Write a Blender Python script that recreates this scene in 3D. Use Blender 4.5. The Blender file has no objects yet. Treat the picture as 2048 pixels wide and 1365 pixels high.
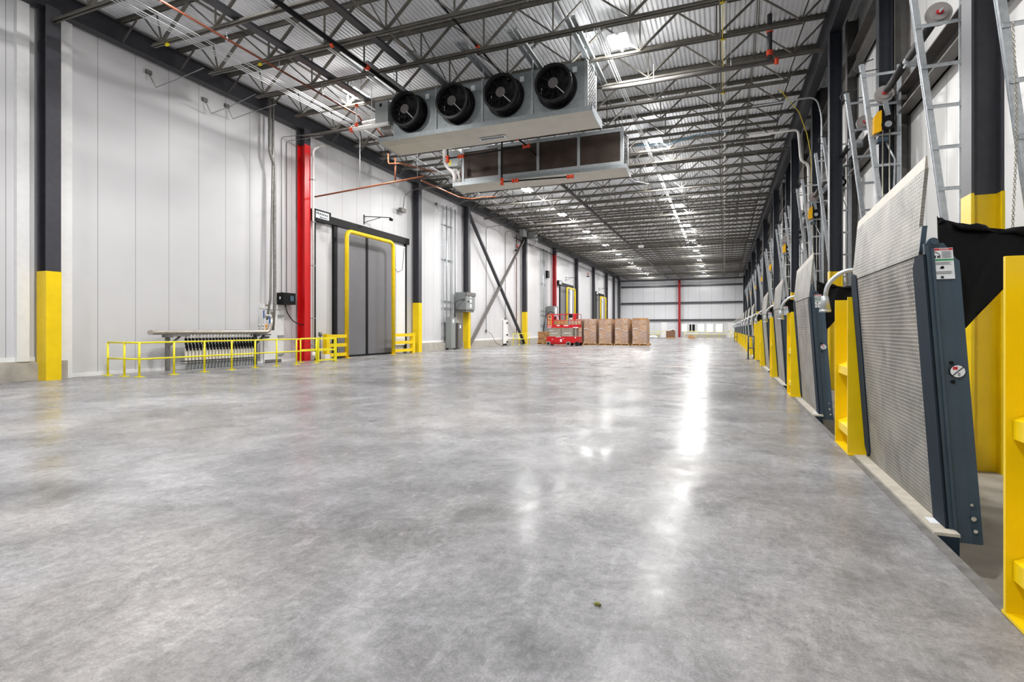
import bpy, math, random
from mathutils import Vector, Matrix
random.seed(7)
scn = bpy.context.scene
col = scn.collection
R = math.radians

# ---------------------------------------------------------------- camera, world, exposure
cam_d = bpy.data.cameras.new('camera')
cam = bpy.data.objects.new('camera', cam_d); col.objects.link(cam)
cam_d.sensor_width = 36.0
cam_d.lens = 1075.0/2048.0*36.0
cam_d.shift_y = -24.0/2048.0
cam_d.clip_start = 0.05; cam_d.clip_end = 400
cam.location = (0, 0, 1.5)
cam.rotation_euler = (R(90), 0, R(21.573))
scn.camera = cam
w = bpy.data.worlds.new('world'); scn.world = w; w.use_nodes = True
w.node_tree.nodes['Background'].inputs[0].default_value = (.9, .95, 1, 1)
w.node_tree.nodes['Background'].inputs[1].default_value = 0.3
vs = scn.view_settings
vs.view_transform = 'Standard'; vs.look = 'None'; vs.gamma = 1; vs.use_curve_mapping = False
vs.exposure = -0.08
LAMP_W = 820.0

# ---------------------------------------------------------------- materials
def srgb(h):
    h = h.lstrip('#'); c = [int(h[i:i+2], 16)/255 for i in (0, 2, 4)]
    return tuple(((x/12.92) if x <= .04045 else ((x+.055)/1.055)**2.4) for x in c) + (1,)
M = {}
def mat(name, colr, rough=.5, metal=0., spec=.5, var=.08, scale=6., bump=0., bscale=60., emit=None, estr=0, stretch=None, alpha=None):
    m = bpy.data.materials.new(name); m.use_nodes = True
    nt = m.node_tree; N = nt.nodes; L = nt.links; b = N['Principled BSDF']
    c = srgb(colr) if isinstance(colr, str) else colr
    b.inputs['Roughness'].default_value = rough; b.inputs['Metallic'].default_value = metal
    b.inputs['Specular IOR Level'].default_value = spec
    tc = N.new('ShaderNodeTexCoord'); mp = N.new('ShaderNodeMapping'); L.new(tc.outputs['Object'], mp.inputs[0])
    if stretch: mp.inputs['Scale'].default_value = stretch
    nz = N.new('ShaderNodeTexNoise'); nz.inputs['Scale'].default_value = scale; nz.inputs['Detail'].default_value = 5
    L.new(mp.outputs[0], nz.inputs['Vector'])
    rp = N.new('ShaderNodeValToRGB')
    rp.color_ramp.elements[0].position = .3; rp.color_ramp.elements[1].position = .7
    rp.color_ramp.elements[0].color = tuple(x*(1-var) for x in c[:3]) + (1,)
    rp.color_ramp.elements[1].color = tuple(min(1, x*(1+var)) for x in c[:3]) + (1,)
    L.new(nz.outputs['Fac'], rp.inputs[0]); L.new(rp.outputs[0], b.inputs['Base Color'])
    if bump:
        n2 = N.new('ShaderNodeTexNoise'); n2.inputs['Scale'].default_value = bscale
        L.new(mp.outputs[0], n2.inputs['Vector'])
        bp = N.new('ShaderNodeBump'); bp.inputs['Strength'].default_value = bump; bp.inputs['Distance'].default_value = .01
        L.new(n2.outputs['Fac'], bp.inputs['Height']); L.new(bp.outputs[0], b.inputs['Normal'])
    if emit:
        b.inputs['Emission Color'].default_value = srgb(emit); b.inputs['Emission Strength'].default_value = estr
    M[name] = m; return m

mat('dark_steel', '#3b3c40', .45, .2, var=.15)
mat('joist_steel', '#5e5b54', .5, .1, var=.2, scale=3)
mat('column_steel', '#414147', .42, .2, var=.1)
mat('blue_steel', '#2b3038', .4, .2, var=.1)
mat('gray_steel', '#6a6764', .5, .1, var=.14, scale=4)
mat('girder_steel', '#34353a', .45, .2, var=.1)
mat('yellow', '#ebc906', .32, 0, var=.06, scale=3)
mat('rail_yellow', '#eadd14', .3, 0, var=.05)
mat('red', '#c80d12', .35, 0, var=.06)
mat('lift_red', '#c0121c', .35, 0, var=.1)
mat('far_red', '#a61a26', .4, 0, var=.06)
mat('conduit', '#d6d9da', .35, .25, var=.06)
mat('galv', '#b9bec2', .36, .55, var=.14, scale=14)
mat('galv_dull', '#989d9f', .5, .45, var=.12, scale=12)
mat('unit_panel', '#83898b', .42, .5, var=.12, scale=9)
mat('tray_metal', '#c4c0b4', .4, .35, var=.06, scale=2)
mat('white', '#e4e4e4', .5, 0, var=.03)
mat('white_pipe', '#e6e3e0', .35, 0, var=.05)
mat('pvc', '#d8d8d4', .4, 0, var=.06)
mat('olive', '#7f7f3c', .7, 0, var=.3, scale=60)
mat('black', '#0f0f10', .5, 0, .2, var=.15)
mat('fan_black', '#111114', .3, .1, var=.2)
mat('fan_hub', '#4a4546', .5, .1, var=.1)
mat('rubber', '#121214', .5, 0, var=.2)
mat('fabric_black', '#060608', .45, 0, .18, var=.25, scale=3, bump=.4, bscale=6)
mat('door_gray', '#6e6e72', .38, 0, var=.04, scale=2)
mat('box_gray', '#8a8f8e', .45, .2, var=.05)
mat('pipe_steel', '#8f8d89', .4, .6, var=.2, scale=8)
mat('manifold_steel', '#b3aca4', .35, .6, var=.12, scale=8)
mat('copper', '#93583c', .42, .4, var=.2, scale=10)
mat('copper_dark', '#6e3b29', .45, .3, var=.2, scale=10)
mat('orange', '#d5451a', .45, 0, var=.1)
mat('cream', '#e6dfcf', .5, 0, var=.08)
mat('cord_yellow', '#d9c22a', .5, 0, var=.05)
mat('cable_blue', '#7fb0d0', .5, 0, var=.05)
mat('lev_blue', '#3d4d5a', .36, .25, var=.12, scale=2.5)
mat('lev_dark', '#1a2733', .7, 0, .2, var=.12, scale=2.5)
mat('motor_yellow', '#f2b705', .4, 0, var=.05)
mat('disc_gray', '#9b9694', .5, .2, var=.08)
mat('fin_brown', '#544840', .45, .5, var=.25, scale=2)
mat('coil_end', '#a09c94', .5, .2, var=.3, scale=40)
mat('concrete_kerb', '#aaa59c', .8, 0, var=.18, scale=3, bump=.3)
mat('edge_patina', '#6c6a68', .5, 0, var=.45, scale=5, bump=.3)
mat('pit_concrete', '#a19b90', .6, 0, var=.28, scale=1.6)
mat('wood', '#c79243', .7, 0, var=.2, scale=8, stretch=(1, 8, 1))
mat('wood_dark', '#7b5a44', .7, 0, var=.3, scale=6)
mat('cardboard', '#a87e58', .75, 0, var=.1, scale=5)
mat('cardboard_light', '#b88c5c', .75, 0, var=.1, scale=5)
mat('scissor', '#a7a396', .45, .3, var=.12)
mat('tire', '#8a8c86', .7, 0, var=.1)
mat('orange_yellow', '#f0a013', .4, 0, var=.05)
mat('debris', '#d0ccc6', .8, 0, var=.15)
mat('label_white', '#dfe3e8', .5, 0, var=.01)
mat('ink', '#1c1c20', .6, 0, var=.02)
mat('ink_gray', '#8f9398', .6, 0, var=.02)
mat('label_red', '#c01524', .5, 0, var=.02)
mat('label_green', '#0f8a44', .5, 0, var=.02)
mat('label_yellow', '#e8d412', .5, 0, var=.02)
mat('screen', '#41586c', .3, 0, var=.05)
mat('lamp_white', '#ffffff', .4, 0, var=0, emit='#ffffff', estr=14)
mat('red_glow', '#d8604a', .5, 0, var=0, emit='#ff6a4a', estr=.35)
mat('lit_room', '#f4f1e8', .6, 0, var=0, emit='#fff8ea', estr=.9)
mat('lip_bare', '#aaa59a', .42, .5, var=.1, scale=5)
mat('sill_tan', '#b2aca0', .7, 0, var=.14, scale=8)
mat('blue_handle', '#1f4f96', .4, 0, var=.05)
mat('chain_metal', '#a8a394', .35, .7, var=.2)

def panel_mat(name, colr, axis, pitch, off, jw=.02, jdark=.45, rough=.42):
    """insulated metal wall panels: thin joints each `pitch` metres and faint vertical striations"""
    m = bpy.data.materials.new(name); m.use_nodes = True
    nt = m.node_tree; N = nt.nodes; L = nt.links; b = N['Principled BSDF']
    b.inputs['Roughness'].default_value = rough
    tc = N.new('ShaderNodeTexCoord'); sp = N.new('ShaderNodeSeparateXYZ'); L.new(tc.outputs['Object'], sp.inputs[0])
    def mth(op, a, bb=None):
        n = N.new('ShaderNodeMath'); n.operation = op
        for i, v in enumerate((a, bb)):
            if v is None: continue
            if hasattr(v, 'links'): L.new(v, n.inputs[i])
            else: n.inputs[i].default_value = v
        return n.outputs[0]
    s = mth('SUBTRACT', sp.outputs[axis], off)
    f = mth('FRACT', mth('DIVIDE', s, pitch))
    j = mth('LESS_THAN', mth('MULTIPLY', f, pitch), jw)
    stri = mth('FRACT', mth('DIVIDE', s, pitch/24.0))
    nz = N.new('ShaderNodeTexNoise'); nz.inputs['Scale'].default_value = .6; L.new(tc.outputs['Object'], nz.inputs['Vector'])
    c = srgb(colr)
    rp = N.new('ShaderNodeValToRGB')
    rp.color_ramp.elements[0].position = .3; rp.color_ramp.elements[1].position = .75
    rp.color_ramp.elements[0].color = tuple(x*.94 for x in c[:3]) + (1,)
    rp.color_ramp.elements[1].color = c
    L.new(nz.outputs['Fac'], rp.inputs[0])
    mx = N.new('ShaderNodeMix'); mx.data_type = 'RGBA'
    L.new(j, mx.inputs['Factor']); L.new(rp.outputs[0], mx.inputs['A'])
    mx.inputs['B'].default_value = tuple(x*jdark for x in c[:3]) + (1,)
    L.new(mx.outputs['Result'], b.inputs['Base Color'])
    st = mth('MULTIPLY', mth('LESS_THAN', stri, .25), .5)
    bp = N.new('ShaderNodeBump'); bp.inputs['Strength'].default_value = .15; bp.inputs['Distance'].default_value = .004
    L.new(mth('SUBTRACT', st, mth('MULTIPLY', j, 2.0)), bp.inputs['Height']); L.new(bp.outputs[0], b.inputs['Normal'])
    M[name] = m
panel_mat('panel_left', '#d0d0d2', 'Y', 1.2, 8.86+.0)
panel_mat('panel_right', '#dcdcdb', 'Y', 1.1, 12.5-11)
panel_mat('panel_far', '#d2d4d8', 'X', 2.0, -18.2, jw=.05, jdark=.55)
panel_mat('panel_door', '#e0e1e2', 'Z', .53, 0.1, jw=.012, jdark=.4)

def floor_mat():
    m = bpy.data.materials.new('floor_concrete'); m.use_nodes = True
    nt = m.node_tree; N = nt.nodes; L = nt.links; b = N['Principled BSDF']
    tc = N.new('ShaderNodeTexCoord')
    def noise(sc, det, rgh=.55, vec=None, dist=0):
        n = N.new('ShaderNodeTexNoise'); n.inputs['Scale'].default_value = sc; n.inputs['Detail'].default_value = det
        n.inputs['Roughness'].default_value = rgh; n.inputs['Distortion'].default_value = dist
        L.new(vec or tc.outputs['Object'], n.inputs['Vector']); return n.outputs['Fac']
    def ramp(f, p0, c0, p1, c1):
        r = N.new('ShaderNodeValToRGB'); r.color_ramp.elements[0].position = p0; r.color_ramp.elements[1].position = p1
        r.color_ramp.elements[0].color = c0; r.color_ramp.elements[1].color = c1
        L.new(f, r.inputs[0]); return r.outputs[0]
    def mix(bt, fac, a, bb):
        n = N.new('ShaderNodeMix'); n.data_type = 'RGBA'; n.blend_type = bt
        n.inputs['Factor'].default_value = fac
        for k, v in (('A', a), ('B', bb)):
            if hasattr(v, 'links'): L.new(v, n.inputs[k])
            else: n.inputs[k].default_value = v
        return n.outputs['Result']
    g = lambda v, t=0: (v, v, v*1.005, 1)
    big = ramp(noise(.42, 5, .6, dist=.5), .34, g(.27), .66, g(.52))
    mid = ramp(noise(1.7, 12, .78, dist=.5), .36, g(.62), .60, g(1.0))
    fine = ramp(noise(14, 12, .85), .38, g(.60), .60, g(1.0))
    grit = ramp(noise(70, 6, .9), .40, g(.70), .62, g(1.05))
    c = mix('MULTIPLY', 1.0, big, mid); c = mix('MULTIPLY', .9, c, fine); c = mix('MULTIPLY', .8, c, grit)
    mp = N.new('ShaderNodeMapping'); mp.inputs['Scale'].default_value = (1, .22, 1); mp.inputs['Rotation'].default_value = (0, 0, R(35))
    L.new(tc.outputs['Object'], mp.inputs[0])
    scr = ramp(noise(9, 10, .85, mp.outputs[0]), .52, g(0.0), .80, g(.30))
    c = mix('ADD', .6, c, scr)
    chips = ramp(noise(38, 4, .6), .66, g(0.0), .78, g(.35))
    c = mix('ADD', .5, c, chips)
    warm = ramp(noise(.3, 3, .5), .45, (1, 1, 1.02, 1), .7, (1.03, .985, .95, 1))
    c = mix('MULTIPLY', 1.0, c, warm)
    L.new(c, b.inputs['Base Color'])
    rr = N.new('ShaderNodeMapRange'); rr.inputs['From Min'].default_value = .3; rr.inputs['From Max'].default_value = .7
    rr.inputs['To Min'].default_value = .13; rr.inputs['To Max'].default_value = .38
    L.new(noise(1.1, 6, .65, dist=.5), rr.inputs[0]); L.new(rr.outputs[0], b.inputs['Roughness'])
    b.inputs['Specular IOR Level'].default_value = .045
    bp = N.new('ShaderNodeBump'); bp.inputs['Strength'].default_value = .10; bp.inputs['Distance'].default_value = .01
    L.new(noise(3.5, 3), bp.inputs['Height']); L.new(bp.outputs[0], b.inputs['Normal'])
    M['floor_concrete'] = m
floor_mat()

def tread_mat():
    """raised diagonal bar tread in rows, as on checker plate"""
    m = bpy.data.materials.new('tread_plate'); m.use_nodes = True
    nt = m.node_tree; N = nt.nodes; L = nt.links; b = N['Principled BSDF']
    b.inputs['Roughness'].default_value = .42; b.inputs['Metallic'].default_value = .45
    tc = N.new('ShaderNodeTexCoord'); sp = N.new('ShaderNodeSeparateXYZ'); L.new(tc.outputs['Object'], sp.inputs[0])
    def mth(op, a, bb=None, cc=None):
        n = N.new('ShaderNodeMath'); n.operation = op
        for i, v in enumerate((a, bb, cc)):
            if v is None: continue
            if hasattr(v, 'links'): L.new(v, n.inputs[i])
            else: n.inputs[i].default_value = v
        return n.outputs[0]
    y = sp.outputs['Y']; z = sp.outputs['Z']
    pz = .033; py = .045
    row = mth('FLOOR', mth('DIVIDE', z, pz))
    odd = mth('MODULO', mth('ABSOLUTE', row), 2.0)
    u = mth('FRACT', mth('ADD', mth('DIVIDE', y, py), mth('MULTIPLY', odd, .5)))
    v = mth('FRACT', mth('DIVIDE', z, pz))
    du = mth('SUBTRACT', u, .5); dv = mth('SUBTRACT', v, .5)
    a = mth('ADD', mth('MULTIPLY', du, .62), mth('MULTIPLY', dv, .5))
    c = mth('SUBTRACT', mth('MULTIPLY', dv, .8), mth('MULTIPLY', du, .5))
    d = mth('ADD', mth('POWER', mth('DIVIDE', a, .42), 2.0), mth('POWER', mth('DIVIDE', c, .17), 2.0))
    h = mth('SUBTRACT', 1.0, mth('MINIMUM', d, 1.0))
    nz = N.new('ShaderNodeTexNoise'); nz.inputs['Scale'].default_value = 2.5; nz.inputs['Detail'].default_value = 8; nz.inputs['Distortion'].default_value = 1
    L.new(tc.outputs['Object'], nz.inputs['Vector'])
    rp = N.new('ShaderNodeValToRGB'); rp.color_ramp.elements[0].position = .3; rp.color_ramp.elements[1].position = .65
    rp.color_ramp.elements[0].color = srgb('#62615c'); rp.color_ramp.elements[1].color = srgb('#94918a')
    L.new(nz.outputs['Fac'], rp.inputs[0])
    mx = N.new('ShaderNodeMix'); mx.data_type = 'RGBA'; L.new(mth('MULTIPLY', h, .55), mx.inputs['Factor'])
    L.new(rp.outputs[0], mx.inputs['A']); mx.inputs['B'].default_value = srgb('#bdbab0')
    L.new(mx.outputs['Result'], b.inputs['Base Color'])
    bp = N.new('ShaderNodeBump'); bp.inputs['Strength'].default_value = 1.0; bp.inputs['Distance'].default_value = .006
    L.new(h, bp.inputs['Height']); L.new(bp.outputs[0], b.inputs['Normal'])
    M['tread_plate'] = m
tread_mat()

def film_mat():
    m = bpy.data.materials.new('stretch_film'); m.use_nodes = True
    nt = m.node_tree; N = nt.nodes; L = nt.links; b = N['Principled BSDF']
    b.inputs['Base Color'].default_value = (.9, .9, .92, 1); b.inputs['Roughness'].default_value = .15
    tc = N.new('ShaderNodeTexCoord'); mp = N.new('ShaderNodeMapping'); L.new(tc.outputs['Object'], mp.inputs[0])
    mp.inputs['Scale'].default_value = (1, 1, 3.5)
    nz = N.new('ShaderNodeTexNoise'); nz.inputs['Scale'].default_value = 2.6; nz.inputs['Detail'].default_value = 6; nz.inputs['Roughness'].default_value = .7
    nz.inputs['Distortion'].default_value = 1.2; L.new(mp.outputs[0], nz.inputs['Vector'])
    rp = N.new('ShaderNodeValToRGB'); rp.color_ramp.elements[0].position = .5; rp.color_ramp.elements[1].position = .68
    rp.color_ramp.elements[0].color = (.1, .1, .1, 1); rp.color_ramp.elements[1].color = (.8, .8, .8, 1)
    L.new(nz.outputs['Fac'], rp.inputs[0]); L.new(rp.outputs[0], b.inputs['Alpha'])
    bp = N.new('ShaderNodeBump'); bp.inputs['Strength'].default_value = .8; bp.inputs['Distance'].default_value = .03
    L.new(nz.outputs['Fac'], bp.inputs['Height']); L.new(bp.outputs[0], b.inputs['Normal'])
    M['stretch_film'] = m
film_mat()

def deck_mat():
    m = mat('deck', '#e3e5e8', .55, 0, var=.08, scale=1.3)
deck_mat()

# ---------------------------------------------------------------- mesh builder
class MB:
    def __init__(s): s.v = []; s.f = []; s.sm = []
    def poly(s, pts, faces, smooth=False):
        n = len(s.v); s.v += [tuple(p) for p in pts]
        for f in faces: s.f.append(tuple(n+i for i in f)); s.sm.append(smooth)
        return s
    def box(s, x0, x1, y0, y1, z0, z1):
        if x0 > x1: x0, x1 = x1, x0
        if y0 > y1: y0, y1 = y1, y0
        if z0 > z1: z0, z1 = z1, z0
        return s.poly([(x0,y0,z0),(x1,y0,z0),(x1,y1,z0),(x0,y1,z0),(x0,y0,z1),(x1,y0,z1),(x1,y1,z1),(x0,y1,z1)],
                      [(3,2,1,0),(4,5,6,7),(0,1,5,4),(1,2,6,5),(2,3,7,6),(3,0,4,7)])
    def bar(s, a, b, w, h, up=(0,0,1)):
        a = Vector(a); b = Vector(b); d = (b-a).normalized(); up = Vector(up)
        if abs(d.dot(up)) > .98: up = Vector((1,0,0))
        sx = d.cross(up).normalized(); uz = sx.cross(d).normalized()
        pts = []
        for p in (a, b):
            for i, j in ((-1,-1),(1,-1),(1,1),(-1,1)): pts.append(p + sx*(i*w/2) + uz*(j*h/2))
        return s.poly(pts, [(3,2,1,0),(4,5,6,7),(0,1,5,4),(1,2,6,5),(2,3,7,6),(3,0,4,7)])
    def tube(s, pts, r, n=8, caps=True, rad=None):
        pts = [Vector(p) for p in pts]; rings = []
        ref = None
        for i, p in enumerate(pts):
            d = (pts[min(i+1, len(pts)-1)] - pts[max(i-1, 0)]).normalized()
            if ref is None:
                ref = Vector((0,0,1)) if abs(d.z) < .9 else Vector((1,0,0))
            u = (ref - d*ref.dot(d))
            if u.length < 1e-4: u = d.orthogonal()
            u.normalize(); v = d.cross(u); ref = u
            rr = rad[i] if rad else r
            rings.append([p + (u*math.cos(2*math.pi*k/n) + v*math.sin(2*math.pi*k/n))*rr for k in range(n)])
        base = len(s.v)
        for rg in rings: s.v += [tuple(q) for q in rg]
        for i in range(len(rings)-1):
            for k in range(n):
                s.f.append((base+i*n+k, base+i*n+(k+1)%n, base+(i+1)*n+(k+1)%n, base+(i+1)*n+k)); s.sm.append(True)
        if caps:
            s.f.append(tuple(base+k for k in reversed(range(n)))); s.sm.append(False)
            s.f.append(tuple(base+(len(rings)-1)*n+k for k in range(n))); s.sm.append(False)
        return s
    def cyl(s, a, b, r, n=16, r2=None): return s.tube([a, b], r, n, True, [r, r if r2 is None else r2])
    def ring(s, c, axis, r0, r1, h, n=24):
        """annular tube: outer r1, inner r0, thickness h along axis"""
        c = Vector(c); ax = Vector(axis).normalized(); u = ax.orthogonal().normalized(); v = ax.cross(u)
        base = len(s.v)
        for k in range(n):
            e = u*math.cos(2*math.pi*k/n) + v*math.sin(2*math.pi*k/n)
            for r, t in ((r0, 0), (r1, 0), (r1, h), (r0, h)): s.v.append(tuple(c + e*r + ax*t))
        for k in range(n):
            a = base+4*k; b = base+4*((k+1) % n)
            for i in range(4):
                s.f.append((a+i, a+(i+1)%4, b+(i+1)%4, b+i)); s.sm.append(i in (1, 3))
        return s
    def hsec(s, x0, x1, y0, y1, z0, z1, t=.03, along='x'):
        """H section standing up; web runs along x (flanges face +-x) or y"""
        if along == 'x':
            s.box(x0, x0+t, y0, y1, z0, z1); s.box(x1-t, x1, y0, y1, z0, z1)
            ym = (y0+y1)/2; s.box(x0+t, x1-t, ym-t/2, ym+t/2, z0, z1)
        else:
            s.box(x0, x1, y0, y0+t, z0, z1); s.box(x0, x1, y1-t, y1, z0, z1)
            xm = (x0+x1)/2; s.box(xm-t/2, xm+t/2, y0+t, y1-t, z0, z1)
        return s
    def ibeam_y(s, x, y0, y1, z0, z1, w, t=.03):
        s.box(x-w/2, x+w/2, y0, y1, z0, z0+t); s.box(x-w/2, x+w/2, y0, y1, z1-t, z1); s.box(x-t/2, x+t/2, y0, y1, z0+t, z1-t)
        return s
    def build(s, name, material, parent=None, off=None):
        me = bpy.data.meshes.new(name)
        o = Vector((0, 0, 0))
        q = parent
        while q is not None: o = o + Vector(q.location); q = q.parent
        if off is not None: o = Vector(off)
        me.from_pydata([tuple(Vector(p)-o) for p in s.v], [], s.f); me.update()
        me.polygons.foreach_set('use_smooth', s.sm)
        if material: me.materials.append(M[material])
        ob = bpy.data.objects.new(name, me); col.objects.link(ob)
        if parent is not None: ob.parent = parent
        elif off is not None: ob.location = off
        return ob

def tag(o, label=None, cat=None, group=None, kind=None):
    if label: o['label'] = label
    if cat: o['category'] = cat
    if group: o['group'] = group
    if kind: o['kind'] = kind
    return o
def thing(name, loc, label, cat, group=None):
    o = bpy.data.objects.new(name, None); o.empty_display_size = .2; col.objects.link(o); o.location = loc
    return tag(o, label, cat, group)
def struct(name, mb, m, label=None):
    o = mb.build(name, m); o['kind'] = 'structure'; o['label'] = label or name.replace('_', ' '); return o
def single(name, mb, m, label, cat, group=None, loc=None):
    o = mb.build(name, m, off=loc); return tag(o, label, cat, group)
def copy_tree(o, parent=None, loc=None):
    c = o.copy(); col.objects.link(c)
    if parent is not None: c.parent = parent
    if loc is not None: c.location = loc
    for ch in [k for k in KIDS.get(o.name, [])]:
        copy_tree(ch, c)
    return c
KIDS = {}
def reg(root):
    """remember the children so that copying never scans the scene"""
    for o in bpy.data.objects:
        if o.parent is not None:
            KIDS.setdefault(o.parent.name, [])
            if o not in KIDS[o.parent.name]: KIDS[o.parent.name].append(o)
_T = ['', 'twenty', 'thirty', 'forty']
ORD = ['nearest', 'second', 'third', 'fourth', 'fifth', 'sixth', 'seventh', 'eighth', 'ninth', 'tenth', 'eleventh', 'twelfth',
       'thirteenth', 'fourteenth', 'fifteenth', 'sixteenth', 'seventeenth', 'eighteenth', 'nineteenth', 'twentieth']
for _t in ('twenty', 'thirty', 'forty'):
    for _o in ['first'] + ORD[1:9]: ORD.append(_t + '-' + _o)
    if _t != 'forty': ORD.append({'twenty': 'thirtieth', 'thirty': 'fortieth'}[_t])
def arc(c, r, a0, a1, u, v, n=6):
    c = Vector(c); u = Vector(u); v = Vector(v)
    return [c + u*(r*math.cos(R(a0+(a1-a0)*k/n))) + v*(r*math.sin(R(a0+(a1-a0)*k/n))) for k in range(n+1)]
def fillet(pts, r, n=5):
    pts = [Vector(p) for p in pts]; out = [pts[0]]
    for i in range(1, len(pts)-1):
        p = pts[i]; a = (pts[i-1]-p); b = (pts[i+1]-p)
        rr = min(r, a.length*.49, b.length*.49)
        p0 = p + a.normalized()*rr; p1 = p + b.normalized()*rr
        for k in range(n+1):
            t = k/n; out.append(p0*(1-t)**2 + p*2*t*(1-t) + p1*t*t)
    out.append(pts[-1]); return out

XL = -18.9; XR = 3.92; YF = 103.0; YB = -12.0; ZD = 11.68; PITZ = -.37
XE = 1.42      # dock edge of the hall floor
DY = 10.15; JY = 2.03; J0 = 9.70
# ================================================================ SETTING
struct('floor', MB().box(XL-.3, XE, YB, YF, -.5, 0), 'floor_concrete', 'polished grey concrete hall floor')
struct('floor_pit', MB().box(XE-.02, XR+.2, YB, YF, -.6, PITZ), 'pit_concrete', 'lower concrete dock pit floor beside the dock edge')
struct('wall_left', MB().box(XL-.25, XL, YB, YF, -.4, 11.7), 'panel_left', 'white insulated panel wall on the left')
struct('wall_right', MB().box(XR, XR+.25, YB, YF, -.6, 11.7), 'panel_right', 'white panel wall behind the docks')
struct('wall_far', MB().box(XL-.25, XR+.25, YF, YF+.25, -.4, 11.7), 'panel_far', 'white panelled end wall')
struct('wall_back', MB().box(XL-.25, XR+.25, YB-.25, YB, -.6, 11.7), 'panel_far', 'end wall behind the camera')
mb = MB(); x = XL-.1; pts = []
while x < XR+.2:
    pts += [(x, ZD+.05), (x+.038, ZD+.05), (x+.055, ZD), (x+.135, ZD)]; x += .152
n = len(pts); base = len(mb.v)
mb.v = [(p[0], YB, p[1]) for p in pts] + [(p[0], YF, p[1]) for p in pts] + [(XL-.25, YB, ZD+.15), (XR+.25, YB, ZD+.15), (XR+.25, YF, ZD+.15), (XL-.25, YF, ZD+.15)]
mb.f = [(i, i+1, n+i+1, n+i) for i in range(n-1)] + [(2*n, 2*n+1, 2*n+2, 2*n+3)]; mb.sm = [False]*len(mb.f)
struct('ceiling', mb, 'deck', 'ribbed pale metal roof deck')
# concrete kerbs along the left wall
mb = MB()
for a, b in ((YB, 9.55), (30.3, 44.9), (46.6, 62.4), (69.8, 82.4), (89.3, YF)):
    mb.box(XL, XL+.22, a, b, 0, .5); mb.box(XL, XL+.13, a, b, .5, .56)
mb.box(XL, XL+.3, 9.95, 10.25, 0, .55)
struct('baseboard_left', mb, 'concrete_kerb', 'concrete kerb at the foot of the left wall')
mb = MB()
for a, b in ((YB, 9.55), (30.3, 44.9), (46.6, 62.4), (69.8, 82.4), (89.3, YF)): mb.box(XL, XL+.05, a, b, .56, .68)
for a, b in ((10.25, 17.8), (19.0, 22.7)): mb.box(XL, XL+.04, a, b, 0, .1)
struct('trim_1', mb, 'white', 'white metal flashing above the left kerb')
struct('trim_2', MB().box(XE-.06, XE+.012, YB, YF, -.02, .004), 'edge_patina', 'worn dark strip along the dock edge')
mb = MB().box(-6.5, .3, 100.6, 100.9, 0, .6).box(-15.5, -10.9, 100.6, 100.9, 0, .6)
struct('trim_3', mb, 'concrete_kerb', 'low concrete kerb before the end wall')
mb = MB()
for y in (10.0, 20.25, 30.4, 50.6, 60.9, 71.0):
    mb.box(XL, XL+.16, y+.12, y+.45, .0 if y in (10.0, 20.25) else .56, 11)
mb.box(XL, XL+.16, 9.05, 9.35, .56, 11)
struct('trim_4', mb, 'white', 'vertical white flashings beside the left columns')
# end wall windows
for i, (a, b, z0, z1, mt) in enumerate(((-7.3,-6.4,1.05,2.35,'lit_room'), (-5.95,-5.0,1.05,2.35,'black'), (-4.45,-3.45,1.05,2.35,'lit_room'),
                                        (-2.95,-1.95,1.0,2.35,'lit_room'), (-1.4,-.35,1.0,2.35,'lit_room'))):
    f = MB().box(a-.06, b+.06, YF-.06, YF, z0-.06, z0).box(a-.06, b+.06, YF-.06, YF, z1, z1+.06).box(a-.06, a, YF-.06, YF, z0, z1).box(b, b+.06, YF-.06, YF, z0, z1)
    if i == 1: f.box(a+.35, a+.48, YF-.06, YF, z0, z1)
    wn = struct('window_%d' % (i+1), f, 'white', 'office window in the end wall'); 
    MB().box(a, b, YF-.03, YF-.005, z0, z1).build('pane', mt, wn)
for k, (a, b) in enumerate(((-10.9, -9.9), (.6, 1.7))):
    d = struct('door_%d' % (k+6), MB().box(a, b, YF-.08, YF, 0, 2.6 if k else 2.8), 'white', 'white door in the end wall')
    MB().box(a+.1, a+.2, YF-.14, YF-.08, 1.0, 1.1).build('handle', 'black', d)

# ================================================================ LAMPS
def lamp(x, y, label, first=None):
    z = 11.05
    if first is None:
        t = thing('ceiling_lamp', (x, y, z), label, 'lamp', 'twin panel lamps under the roof')
        h = MB().box(x-.33, x+.33, y-.45, y+.45, z+.05, z+.1).box(x-.06, x+.06, y-.45, y+.45, z, z+.05)
        h.box(x-.33, x-.30, y-.45, y+.45, z, z+.05).box(x+.30, x+.33, y-.45, y+.45, z, z+.05)
        h.build('housing', 'white', t)
        for sx in (-1, 1):
            MB().box(x+sx*.18-.11, x+sx*.18+.11, y-.43, y+.43, z+.01, z+.045).build('light_panel', 'lamp_white', t)
        rd = MB()
        for sx in (-.25, .25):
            rd.cyl((x+sx, y, z+.1), (x+sx, y, ZD), .012, 6)
        rd.build('hanger', 'galv', t)
        MB().cyl((x, y+.5, z-.06), (x, y+.5, z+.02), .05, 10, .03).build('sensor', 'white', t)
        reg(t)
    else:
        t = copy_tree(first, loc=(x, y, z)); t['label'] = label
    ld = bpy.data.lights.new('lamp_light', 'AREA'); ld.shape = 'RECTANGLE'; ld.size = .64; ld.size_y = .9; ld.energy = LAMP_W; ld.color = (1, .985, .965)
    lo = bpy.data.objects.new('lamp_light', ld); col.objects.link(lo); lo.location = (0, 0, -.08); lo.parent = t
    pd = bpy.data.lights.new('lamp_spill', 'POINT'); pd.energy = LAMP_W*.28; pd.shadow_soft_size = .25; pd.color = (1, .985, .965)
    po = bpy.data.objects.new('lamp_spill', pd); col.objects.link(po); po.location = (0, 0, -.30); po.parent = t
    return t
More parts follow.
